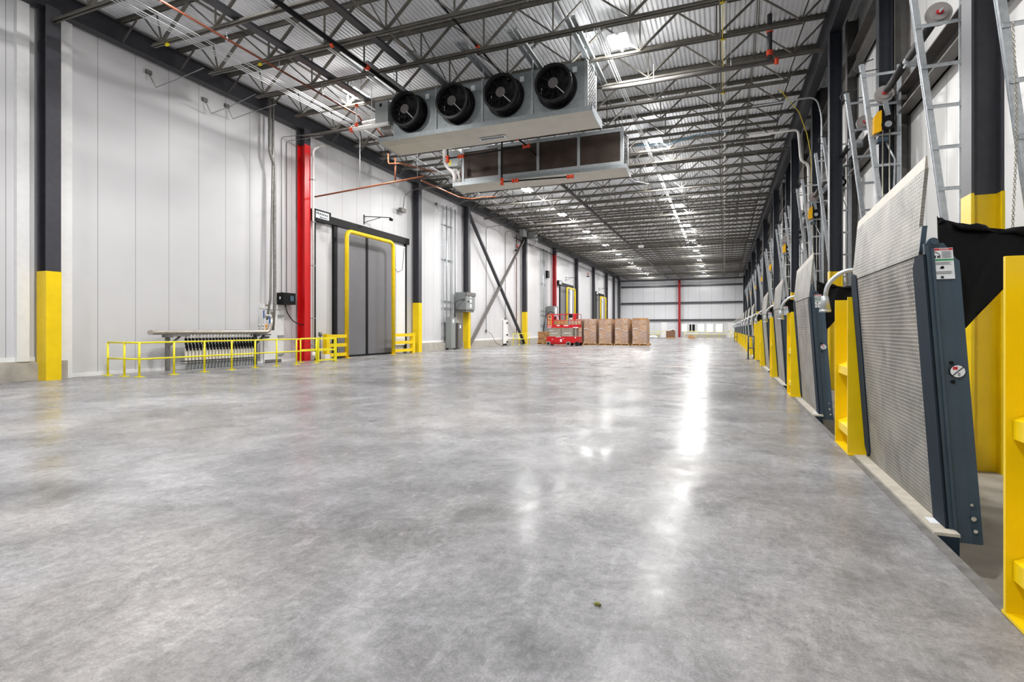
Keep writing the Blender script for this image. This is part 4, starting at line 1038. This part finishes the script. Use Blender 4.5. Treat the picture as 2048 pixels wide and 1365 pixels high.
# ================================================================ DOCK LEVELERS
LV = [4.88, 10.62, 15.95, 21.3, 31.1, 36.4, 41.5, 46.6, 51.7, 56.8, 61.9, 67.0, 72.1, 77.1, 82.2, 87.3]
def leveler(y, flap=False):
    W = 2.45; n = y; f = y+W
    t = thing('dock_leveler', (1.5, y, 0), 'x', 'dock leveler', 'upright dock levelers')
    lean = -.068
    def P(dx, yy, z): return (1.535+lean*z+dx, yy, z)
    def slab(y0, y1, z0, z1, d0, d1, name, m, par=t, ch=None):
        pr = [(y0, z0), (y1, z0), (y1, z1), (y0, z1)]
        if ch: pr = ch
        a = [P(d0, p[0], p[1]) for p in pr]; b = [P(d1, p[0], p[1]) for p in pr]; k = len(pr)
        return MB().poly(a+b, [tuple(reversed(range(k))), tuple(range(k, 2*k))] + [(i, (i+1) % k, k+(i+1) % k, k+i) for i in range(k)]).build(name, m, par)
    slab(n+.24, f-.2, .03, 2.06, 0, .02, 'deck_plate', 'tread_plate')
    g1 = slab(0,0,0,0, -.012, .01, 'toe_guard', 'lev_dark', t, [(n+.0, .0), (n+.26, .0), (n+.26, 1.98), (n+.18, 2.06), (n, 2.06)])
    g2 = slab(0,0,0,0, -.012, .01, 'toe_guard', 'lev_dark', t, [(f-.24, .12), (f-.12, .05), (f-.02, .14), (f+.02, 2.02), (f-.1, 2.13), (f-.24, 2.1)])
    # side beams: channel with a far flange and a weld bead
    for yy, s in ((n, 1), (f-.04, -1)):
        pr = [(0, -.02), (.05, -.02), (.06, -.07), (.20, -.07), (.20, 2.0), (.12, 2.14), (0, 2.14)]
        a = [P(p[0], yy, p[1]) for p in pr]; b = [P(p[0], yy+.03, p[1]) for p in pr]; k = len(pr)
        q = MB().poly(a+b, [tuple(range(k)), tuple(reversed(range(k, 2*k)))] + [(i, k+i, k+(i+1) % k, (i+1) % k) for i in range(k)])
        q.bar(P(.045, yy-.008, .0), P(.045, yy-.008, 2.1), .018, .018)
        q.poly([P(.145, yy-.001, -.06), P(.20, yy-.02, -.06), P(.20, yy-.02, 2.0), P(.145, yy-.001, 2.06)], [(0, 1, 2, 3)])
        sb = q.build('side_beam', 'lev_blue', t)
        if s == 1:
            for z, r, dx in ((.22, .010, .150), (.12, .016, .155), (.03, .013, .16)):
                p = Vector(P(dx, yy-.022, z)); MB().cyl(p, p+Vector((0, -.003, 0)), r, 14).build('bolt_hole', 'sill_tan', sb)
            for z in (1.25, 1.11):
                p = Vector(P(.105, yy-.006, z)); MB().cyl(p, p+Vector((0, -.004, 0)), .014, 14).build('hole', 'black', sb)
            p = Vector(P(.135, yy-.01, 1.19))
            sg = MB().cyl(p+Vector((0, .01, 0)), p+Vector((0, -.008, 0)), .048, 28).build('round_sign', 'ink', sb)
            MB().cyl(p+Vector((0, -.008, 0)), p+Vector((0, -.010, 0)), .044, 28).build('sign_face', 'label_white', sb)
            MB().box(p.x-.03, p.x-.002, p.y-.0125, p.y-.0105, p.z+.012, p.z+.033).build('sign_mark', 'label_red', sb)
            MB().box(p.x+.0, p.x+.014, p.y-.0125, p.y-.0105, p.z-.036, p.z-.01).build('sign_mark', 'ink_gray', sb)
            MB().bar(p+Vector((-.032, -.0125, -.032)), p+Vector((.032, -.0125, .032)), .005, .003, (0, 1, 0)).build('sign_slash', 'ink', sb)
            # instruction label
            lx0, lx1, lz0, lz1 = .042, .168, 1.87, 2.10
            lb = MB().poly([P(lx0, yy-.012, lz0), P(lx1, yy-.012, lz0), P(lx1, yy-.012, lz1), P(lx0, yy-.012, lz1)], [(0, 1, 2, 3)]).build('warning_label', 'label_white', t)
            def strip(a, b, z0, z1, m, nm='print'):
                MB().poly([P(a, yy-.0135, z0), P(b, yy-.0135, z0), P(b, yy-.0135, z1), P(a, yy-.0135, z1)], [(0, 1, 2, 3)]).build(nm, m, lb)
            strip(lx0+.002, lx1-.002, lz1-.017, lz1-.003, 'label_red', 'red_band')
            strip(lx0+.002, lx1-.002, lz1-.094, lz1-.082, 'label_green', 'green_band')
            q = MB()
            def st(a, b, z0, z1): q.poly([P(a, yy-.0140, z0), P(b, yy-.0140, z0), P(b, yy-.0140, z1), P(a, yy-.0140, z1)], [(0, 1, 2, 3)])
            for i in range(9): st(lx0+.057, lx1-.008-.004*(i % 3), lz1-.027-.006*i, lz1-.025-.006*i)
            for i in range(4): st(lx0+.01, lx1-.014-.007*(i % 3), lz1-.106-.006*i, lz1-.104-.006*i)
            for i in range(4): st(lx0+.01, lx1-.012-.008*(i % 2), lz1-.175-.006*i, lz1-.173-.006*i)
            st(lx0+.008, lx0+.020, lz1-.075, lz1-.055); st(lx0+.028, lx0+.038, lz1-.074, lz1-.056); st(lx0+.040, lx0+.047, lz1-.075, lz1-.052)
            st(lx0+.04, lx0+.062, lz1-.155, lz1-.140); st(lx0+.04, lx0+.058, lz1-.225, lz1-.208); st(lx0+.048, lx0+.064, lz1-.150, lz1-.134)
            q.bar(Vector(P(lx0+.016, yy-.0145, lz1-.026)), Vector(P(lx0+.044, yy-.0145, lz1-.046)), .004, .001, (0, 1, 0))
            st(lx0+.052, lx0+.0525, lz1-.078, lz1-.02)
            q.build('small_print', 'ink', lb)
            cu = bpy.data.curves.new('lettering', 'FONT'); cu.body = 'DANGER'; cu.size = .014; cu.align_x = 'CENTER'; cu.align_y = 'CENTER'; cu.materials.append(M['label_white'])
            tmp = bpy.data.objects.new('tmp', cu); me = bpy.data.meshes.new_from_object(tmp); bpy.data.objects.remove(tmp)
            to = bpy.data.objects.new('lettering', me); col.objects.link(to); to.parent = lb
            pc = Vector(P((lx0+lx1)/2+.008, yy-.0155, lz1-.010)); to.location = pc-Vector(t.location); to.rotation_euler = (R(90), 0, 0)
    # lip
    ll = .02
    def Q(dx, yy, z): return (1.535+lean*2.1+.10*(z-2.1)+dx, yy, z)
    pr = [(n+.12, 2.07), (f-.0, 2.07), (f+.01, 2.2), (f+.0, 2.26), (f+.04, 2.67), (n+.22, 2.76), (n+.19, 2.30), (n+.12, 2.28)]
    a = [Q(0, p[0], p[1]) for p in pr]; b = [Q(.025, p[0], p[1]) for p in pr]; k = len(pr)
    MB().poly(a+b, [tuple(reversed(range(k))), tuple(range(k, 2*k))] + [(i, (i+1) % k, k+(i+1) % k, k+i) for i in range(k)]).build('lip_plate', 'tread_plate', t)
    pr = [(f+.04, 2.67), (f+.03, 2.76), (n+.235, 2.86), (n+.222, 2.76)]
    a = [Q(.0, p[0], p[1]) for p in pr]; b = [Q(.022 if i in (0, 3) else .01, p[0], p[1]) for i, p in enumerate(pr)]
    MB().poly(a+b, [(3, 2, 1, 0), (4, 5, 6, 7), (0, 1, 5, 4), (1, 2, 6, 5), (2, 3, 7, 6), (3, 0, 4, 7)]).build('lip_edge', 'lip_bare', t)
    MB().poly([Q(-.004, n+.10, 2.09), Q(.03, n+.10, 2.09), Q(.03, n+.10, 2.29), Q(-.004, n+.10, 2.29), Q(-.004, n+.12, 2.09), Q(.03, n+.12, 2.09), Q(.03, n+.12, 2.29), Q(-.004, n+.12, 2.29)],
              [(0,1,2,3), (7,6,5,4), (0,3,7,4), (1,5,6,2), (3,2,6,7)]).build('lip_lug', 'lev_blue', t)
    p = Vector(P(.055, n-.01, 2.145))
    MB().cyl(p, p+Vector((0, .06, 0)), .036, 16).cyl(p, p-Vector((0, .02, 0)), .02, 14).build('lip_hinge_pin', 'lev_blue', t)
    # rear beams behind deck
    q = MB()
    for i in range(4):
        yy = n+.4+i*.55; q.poly([P(.02, yy, .1), P(.16, yy, .1), P(.16, yy, 2.0), P(.02, yy, 2.0), P(.02, yy+.03, .1), P(.16, yy+.03, .1), P(.16, yy+.03, 2.0), P(.02, yy+.03, 2.0)],
            [(0,1,2,3), (7,6,5,4), (0,3,7,4), (1,5,6,2), (3,2,6,7), (0, 4, 5, 1)])
    q.build('rear_rib', 'lev_dark', t)
    if flap: MB().poly([P(.19, n, -.05), P(.44, n, -.2), P(.46, n, 1.9), P(.19, n, 2.05), P(.19, n+.03, -.05), P(.44, n+.03, -.2), P(.46, n+.03, 1.9), P(.19, n+.03, 2.05)], [(0,1,2,3), (7,6,5,4), (0,4,5,1), (1,5,6,2), (2,6,7,3), (3,7,4,0)]).build('side_flap', 'fabric_black', t)
    # hinge frame on the pit edge
    fr = MB().box(XE+.013, 1.57, n-.11, f+.05, -.34, .0).build('hinge_frame', 'lev_dark', t)
    MB().box(XE+.0, 1.575, n-.11, f+.05, .0, .022).build('sill_plate', 'sill_tan', fr)
    MB().cyl((1.55, n+.2, .035), (1.55, f-.1, .035), .018, 8).build('hinge_rod', 'lip_bare', fr)
    MB().box(1.46, 1.52, n+.1, n+.24, .0222, .0235).build('sill_mark', 'label_white', fr)
    return t
lv0 = leveler(LV[0]); lv1 = leveler(LV[4], True); reg(None)
for k, y in enumerate(LV):
    t = lv0 if k == 0 else lv1 if k == 4 else copy_tree(lv0 if k < 4 else lv1, loc=(1.5, y, 0))
    t['label'] = 'upright blue dock leveler with tread plate deck, %s from the camera' % ORD[k]

# yellow guard posts
PY = [2.77, 7.40, 13.30, 18.45, 23.85, 28.6, 33.8, 38.9, 44.0, 49.1, 54.2, 59.3, 64.4, 69.5, 74.5, 79.6, 84.7, 89.8]
def gpost(y, H=1.88):
    t = thing('guard_post', (1.5, y, 0), 'x', 'guard post', 'yellow guard posts between levelers')
    D = .80; X0 = 1.36; X1 = 1.64
    q = MB().box(X0, X1, y, y+.025, .02, H).box(X0, X1, y+D-.025, y+D, .02, H).box(X1-.1, X1-.07, y+.025, y+D-.025, .02, H-.1)
    q.build('post_frame', 'yellow', t)
    for z in (.20, .93):
        q = MB().poly([(X0+.03, y+.03, z+.10), (X0+.03, y+D-.03, z+.10), (X1-.1, y+D-.03, z+.17), (X1-.1, y+.03, z+.17),
                       (X0+.03, y+.03, z), (X0+.03, y+D-.03, z), (X1-.1, y+D-.03, z), (X1-.1, y+.03, z)],
                      [(3,2,1,0), (4,5,6,7), (0,1,5,4), (1,2,6,5), (2,3,7,6), (3,0,4,7)])
        q.build('stiffener', 'yellow', t)
    MB().poly([(X1+.0, y+.0, .02), (X1+.28, y, .02), (X1, y, H-.28), (X1, y+.02, .02), (X1+.28, y+.02, .02), (X1, y+.02, H-.28)], [(0, 1, 2), (5, 4, 3), (1, 4, 5, 2), (0, 3, 4, 1)]).build('rear_gusset', 'yellow', t)
    MB().box(X0-.0, X1+.3, y-.03, y+D+.02, -.0, .022).build('base_plate', 'yellow', t)
    MB().box(XE+.014, X1+.3, y-.0, y+D, PITZ, -.001).build('plinth', 'pit_concrete', t)
    return t
gp0 = gpost(PY[0]); gp1 = gpost(PY[6], 1.08); reg(None)
for k, y in enumerate(PY):
    t = gp0 if k == 0 else gp1 if k == 6 else copy_tree(gp0 if k < 6 else gp1, loc=(1.5, y, 0))
    t['label'] = '%s yellow guard post by the dock edge, %s from the camera' % ('tall' if k < 6 else 'short', ORD[k]) if k else 'tall yellow guard post cut by the lower right edge of view'

# flexible dock lights on the posts
def gooseneck(y):
    t = thing('dock_light', (1.7, y, 2.0), 'x', 'dock light', 'flexible dock lights over the yellow posts')
    pts = fillet([(1.75, y-.15, 1.8), (1.75, y-.12, 2.24), (1.42, y-.04, 2.26), (1.24, y, 2.08), (1.22, y, 1.88)], .3, 8)
    MB().tube(pts, .028, 10).build('flexible_neck', 'galv', t)
    MB().tube([(1.22, y, 1.93), (1.22, y, 1.88), (1.22, y, 1.75)], .05, 16, True, [.036, .045, .068]).cyl((1.22, y, 1.75), (1.22, y, 1.72), .07, 16).build('light_head', 'galv', t)
    MB().cyl((1.75, y-.15, .0225), (1.75, y-.15, 1.95), .03, 8).build('mount', 'galv_dull', t)
    return t
gn0 = gooseneck(PY[1]+.62); reg(None)
for k, y in enumerate(PY[1:]):
    t = gn0 if k == 0 else copy_tree(gn0, loc=(1.7, y+.62, 2.0))
    t['label'] = 'silver gooseneck dock light arching over the %s yellow guard post' % ORD[k+1]

# black curtains beside the levelers
def tarp(n):
    y = n+.03
    t = thing('side_curtain', (2.3, y, 2.2), 'x', 'curtain', 'black curtains beside the levelers')
    m = MB(); nx, nz = 40, 10; v = []
    xa, xb = 1.50, 3.40
    def ztop(x):
        u = (x-xa)/(xb-xa); return 2.36-.15*min(1, u*5)**.6 + .02*math.sin(u*9) - .0*u
    def zbot(x):
        if x < 1.665: return 1.50
        if x < 2.16: return 1.50+(x-1.665)/.495*.62
        return ztop(x)-.07
    for i in range(nx+1):
        u = (i/nx)**1.5; x = xa+(xb-xa)*u
        for j in range(nz+1):
            s = j/nz; z = ztop(x)*(1-s)+zbot(x)*s
            v.append((x, y+.07+.012*math.sin(x*19+s*5)*(1-.4*s)+.006*math.sin(x*43+s*9), z))
    m.poly(v, [(i*(nz+1)+j, (i+1)*(nz+1)+j, (i+1)*(nz+1)+j+1, i*(nz+1)+j+1) for i in range(nx) for j in range(nz)], True)
    cl = m.build('cloth', 'fabric_black', t); md = cl.modifiers.new('thickness', 'SOLIDIFY'); md.thickness = .006
    pts = []; rad = []
    for i in range(44):
        x = xa+.01+(xb-xa-.01)*i/43; pts.append((x, y+.05+.012*math.sin(x*21), ztop(x)-.02+.008*math.sin(x*33))); rad.append(.022+.010*math.sin(x*23)+.006*math.sin(x*51))
    MB().tube(pts, .03, 8, True, rad).build('rolled_hem', 'fabric_black', t)
    return t
tp0 = tarp(LV[0]); reg(None)
for k, y in enumerate(LV):
    t = tp0 if k == 0 else copy_tree(tp0, loc=(2.3, y+.03, 2.2))
    t['label'] = 'black fabric curtain hung between the %s dock leveler and the door wall' % ORD[k]

# grey hand railings at the dock edge
def grail(y, label):
    t = thing('gray_railing', (1.1, y, 0), label, 'railing')
    for x in (1.1, 1.36): 
        q = MB().cyl((x, y, 0), (x, y, 1.14), .032, 8); q.box(x-.1, x+.1, y-.08, y+.08, 0, .015); q.build('post', 'dark_steel', t)
    for z in (.56, 1.14): MB().cyl((1.1, y, z), (2.0, y, z), .028, 8).build('rail', 'dark_steel', t)
grail(29.3, 'short grey hand railing by the gap in the dock levelers')
grail(68.6, 'small grey hand railing far along the dock edge')
single('guard_box', MB().box(1.45, 1.75, 24.9, 25.2, PITZ, 1.8), 'white_pipe', 'pale cabinet strip behind the fifth yellow post', 'box')
# conduits on dock wall near third column
t = thing('wall_conduit', (3.2, 24.9, 6), 'white pipe bending down the dock wall near the third dock column', 'pipe')
MB().tube(fillet([(1.0, 25.6, 9.9), (2.9, 25.6, 9.95), (3.0, 25.6, 8.6), (3.3, 25.8, 8.5), (3.4, 25.8, 2.2)], .2), .05, 8).build('pipe', 'white_pipe', t)
t = thing('wall_conduit', (3.2, 22.5, 6), 'thin conduit curving down the dock wall between second and third dock columns', 'conduit')
MB().tube(fillet([(1.0, 23.0, 10.2), (3.2, 23.0, 10.25), (3.4, 23.1, 9.6), (3.4, 23.1, 2.5)], .3), .03, 8).build('pipe', 'galv', t)

# ================================================================ SCISSOR LIFT
LX0, LX1, LY = -14.85, -11.9, 46.0
t = thing('scissor_lift', ((LX0+LX1)/2, LY+.6, 0), 'red scissor lift parked in front of the pallet loads', 'scissor lift')
MB().box(LX0, LX1, LY, LY+1.2, .28, .82).box(LX0+.3, LX1-.9, LY+.1, LY+1.1, .14, .28).build('chassis', 'lift_red', t)
for x in (LX0+.18, LX1-.93, LX1-.15):
    for yy in (LY-.06, LY+1.06):
        wh = MB().cyl((x, yy, .2), (x, yy+.2, .2), .2, 20).build('wheel', 'tire' if x < LX1-.5 else 'rubber', t)
        MB().cyl((x, yy-.01, .2), (x, yy+.02, .2), .11, 14).build('wheel_hub', 'black', wh)
for k in range(5):
    z = .86+k*.145
    for yy in (LY+.12, LY+1.0): MB().box(LX0+.2, LX1-.25, yy, yy+.08, z, z+.115).build('scissor_arm', 'scissor', t)
q = MB()
for k in range(6): q.box(LX1-.55, LX1-.35, LY+.10, LY+.12, .86+.13*k, .92+.13*k)
for k in range(5): q.box(LX0+1.28, LX0+1.36, LY+.105, LY+.12, .88+.145*k, .94+.145*k)
q.build('scissor_pin', 'black', t)
MB().box(LX0+.05, LX1-.05, LY, LY+1.2, 1.60, 1.72).box(LX0+.05, LX1-.05, LY, LY+.03, 1.72, 1.88).box(LX0+.05, LX1-.05, LY+1.17, LY+1.2, 1.72, 1.88).build('platform', 'lift_red', t)
q = MB()
for yy in (LY+.02, LY+1.18):
    q.tube(fillet([(LX0+.08, yy, 1.7), (LX0+.08, yy, 2.82), (LX1-.08, yy, 2.82), (LX1-.08, yy, 1.7)], .12), .025, 8)
    q.cyl((LX0+.08, yy, 2.27), (LX1-.08, yy, 2.27), .02, 8)
    for x in (LX0+.7, LX0+1.3, LX1-.7): q.cyl((x, yy, 1.7), (x, yy, 2.82), .02, 8)
q.bar((LX0+.95, LY+.02, 2.35), (LX0+1.2, LY+.02, 2.82), .03, .03).bar((LX0+1.6, LY+.02, 2.3), (LX0+1.9, LY+.02, 2.82), .03, .03)
for x in (LX0+.08, LX1-.08):
    for z in (2.27, 2.82): q.cyl((x, LY+.02, z), (x, LY+1.18, z), .02, 8)
q.build('guard_rail', 'lift_red', t)
MB().box(LX1-.5, LX1-.2, LY-.02, LY+.02, 2.3, 2.8).build('rail_panel', 'lift_red', t); MB().box(LX0+.5, LX0+.66, LY-.01, LY+.02, 1.72, 2.8).build('rail_panel', 'lift_red', t)
q = MB().box(LX0+.16, LX0+.2, LY-.03, LY, 1.85, 2.75).box(LX0+.42, LX0+.46, LY-.03, LY, 1.85, 2.75)
for z in (1.9, 2.15, 2.4, 2.72): q.box(LX0+.2, LX0+.42, LY-.03, LY, z, z+.04)
q.build('ladder', 'orange_yellow', t)
MB().box(LX1-.9, LX1-.62, LY+.0, LY+.3, 2.5, 2.85).build('control_console', 'black', t)
q = MB()
for (x, z, ww, hh) in ((LX0+.1, 1.74, .45, .06), (LX0+.95, 1.76, .28, .08), (LX0+1.6, 1.76, .42, .08), (LX0+.1, 1.6, .35, .05), (LX1-.5, 1.6, .45, .07), (LX0+.85, .77, .5, .05), (LX0+1.25, .36, .18, .24), (LX0+.5, .55, .1, .06), (LX0+1.5, .62, .1, .05), (LX1-.35, .7, .12, .1), (LX0+.25, 1.35, .35, .05), (LX0+.4, 1.1, .55, .04), (LX0+1.6, 1.12, .6, .05)):
    yy = LY-.006 if not (.86 < z < 1.58) else LY+.112
    q.box(x, x+ww, yy, yy+.005, z, z+hh)
q.build('decal', 'label_white', t)

# ================================================================ PALLET LOADS
def load(x0, y0, label, w=1.15, ht=2.42, tiers=2, nx=2, shade='cardboard', wrap=True, d=1.15):
    t = thing('pallet_load', (x0+w/2, y0+d/2, 0), label, 'pallet load', 'film-wrapped pallet loads of cardboard boxes')
    q = MB().box(x0-.08, x0+w+.12, y0-.06, y0+d+.06, .10, .14)
    for i in range(3): q.box(x0-.08+i*(w+.1)/2, x0+.02+i*(w+.1)/2, y0-.05, y0+d+.05, .02, .10)
    for i in range(3): q.box(x0-.08, x0+w+.12, y0-.06+i*(d-.0)/2, y0+.06+i*(d)/2, 0, .02)
    q.build('pallet', 'wood', t)
    rr = random.Random(int(x0*10)); bw = w/nx; bh = (ht-.15)/tiers
    for i in range(nx):
        for k in range(tiers):
            for j in range(2):
                o = rr.uniform(-.008, .008)
                MB().box(x0+i*bw+.006, x0+(i+1)*bw-.006, y0+j*d/2+.006+o, y0+(j+1)*d/2-.006, .15+k*bh+.004, .15+(k+1)*bh-.008).build('carton', shade if (i+k) % 2 else 'cardboard_light', t)
    q = MB()
    for k in range(tiers): q.box(x0-.001, x0+w+.001, y0-.004, y0+.0, .15+(k+.5)*bh, .15+(k+.5)*bh+.01)
    q.box(x0+.12, x0+.36, y0-.006, y0-.002, .5, .56); q.box(x0+w*.7, x0+w*.7+.3, y0-.006, y0-.002, 1.9, 1.95)
    q.build('print_marks', 'wood_dark', t)
    if wrap:
        q = MB(); n = 10; v = []
        loop = []
        for (a, b) in (((x0-.02, y0-.02), (x0+w+.02, y0-.02)), ((x0+w+.02, y0-.02), (x0+w+.02, y0+d+.02)), ((x0+w+.02, y0+d+.02), (x0-.02, y0+d+.02)), ((x0-.02, y0+d+.02), (x0-.02, y0-.02))):
            for i in range(6): loop.append((a[0]+(b[0]-a[0])*i/6, a[1]+(b[1]-a[1])*i/6))
        L_ = len(loop); zt = ht*rr.uniform(.78, 1.0)
        for j in range(n+1):
            for (px, py) in loop: v.append((px+rr.uniform(-.008, .008), py+rr.uniform(-.012, .004), .13+(zt-.13)*j/n))
        q.poly(v, [(j*L_+i, j*L_+(i+1) % L_, (j+1)*L_+(i+1) % L_, (j+1)*L_+i) for j in range(n) for i in range(L_)], True)
        q.build('stretch_film', 'stretch_film', t)
load(-7.85, 49.9, 'film-wrapped pallet load of tall cartons, rightmost of the front row', 1.28, 2.5)
load(-9.45, 49.9, 'film-wrapped pallet load, second from the right of the front row', 1.2, 2.48)
load(-10.95, 49.9, 'film-wrapped pallet load, third from the right of the front row', 1.15, 2.46)
load(-12.4, 49.9, 'film-wrapped pallet load, fourth from the right of the front row', 1.15, 2.46)
load(-13.75, 49.9, 'film-wrapped pallet load half hidden by the right end of the scissor lift', 1.12, 2.46)
load(-15.9, 50.2, 'pallet load seen through the rails of the scissor lift', 1.5, 2.4)
load(-17.35, 50.9, 'low stack of brown cartons left of the scissor lift', 1.3, 1.25, 4, 2, 'cardboard', False)
for i in range(5):
    load(-7.75-1.5*i, 51.4, 'pallet load of the back row behind the wrapped ones, %s from the right' % ['first', 'second', 'third', 'fourth', 'fifth'][i], 1.1, 2.4, wrap=False)

# far pile near the end wall
t = thing('carton_pile', (-7.9, 89, 0), 'brown shrink-wrapped bundle on the floor near the end wall', 'carton pile')
MB().box(-8.6, -7.3, 88, 89.4, .15, 1.2).build('bundle', 'wood_dark', t)
q = MB()
rr = random.Random(5)
for i in range(7):
    a = -8.6+rr.random()*1.1; q.bar((a, 88.1+rr.random(), 1.2+.03*i), (a+.5, 88.6+rr.random()*.5, 1.28+.03*i), .25, .08)
q.build('loose_scrap', 'debris', t)
MB().box(-8.7, -7.2, 87.9, 89.5, 0, .15).build('pallet', 'wood', t)
t = thing('board_pile', (-9, 86, 0), 'low pile of pale boards and sheets lying on the floor before the end wall', 'debris')
for i in range(9):
    x = -12.6+i*.62; MB().bar((x, 85.2+rr.random()*1.2, .05+.02*(i % 3)), (x+1.2+rr.random()*.4, 85.2+rr.random()*1.2, .07), .5, .04).build('board', ('debris', 'galv_dull')[i % 2], t)
MB().tube([(-11.2, 88, .1), (-10.9, 88, .28), (-10.4, 88.2, .3), (-10.0, 88.1, .12)], .2, 7).build('crumpled_film', 'white', t)
t = thing('carton', (-4.8, 88, 0), 'small open cardboard boxes on the floor before the end wall', 'carton')
MB().box(-5.2, -4.6, 87.5, 88.2, 0, .55).box(-4.75, -4.2, 87.3, 87.8, 0, .3).build('box', 'cardboard_light', t)
railing('guard_railing', [(-6.5, 98.5), (-4.6, 98.5), (-2.7, 98.5), (-.8, 98.5), (1.0, 98.5), (2.3, 98.5)], 'long yellow railing before the office windows of the end wall', 1.15)
railing('guard_railing', [(-14.5, 98.5), (-12.8, 98.5), (-11.0, 98.5), (-9.2, 98.5)], 'yellow railing left of the end wall red column', 1.1)
single('floor_debris', MB().tube([(-.655, 2.87, .009), (-.64, 2.885, .012), (-.625, 2.87, .008)], .009, 6), 'olive', 'tiny yellowish scrap lying on the floor in the foreground', 'debris')
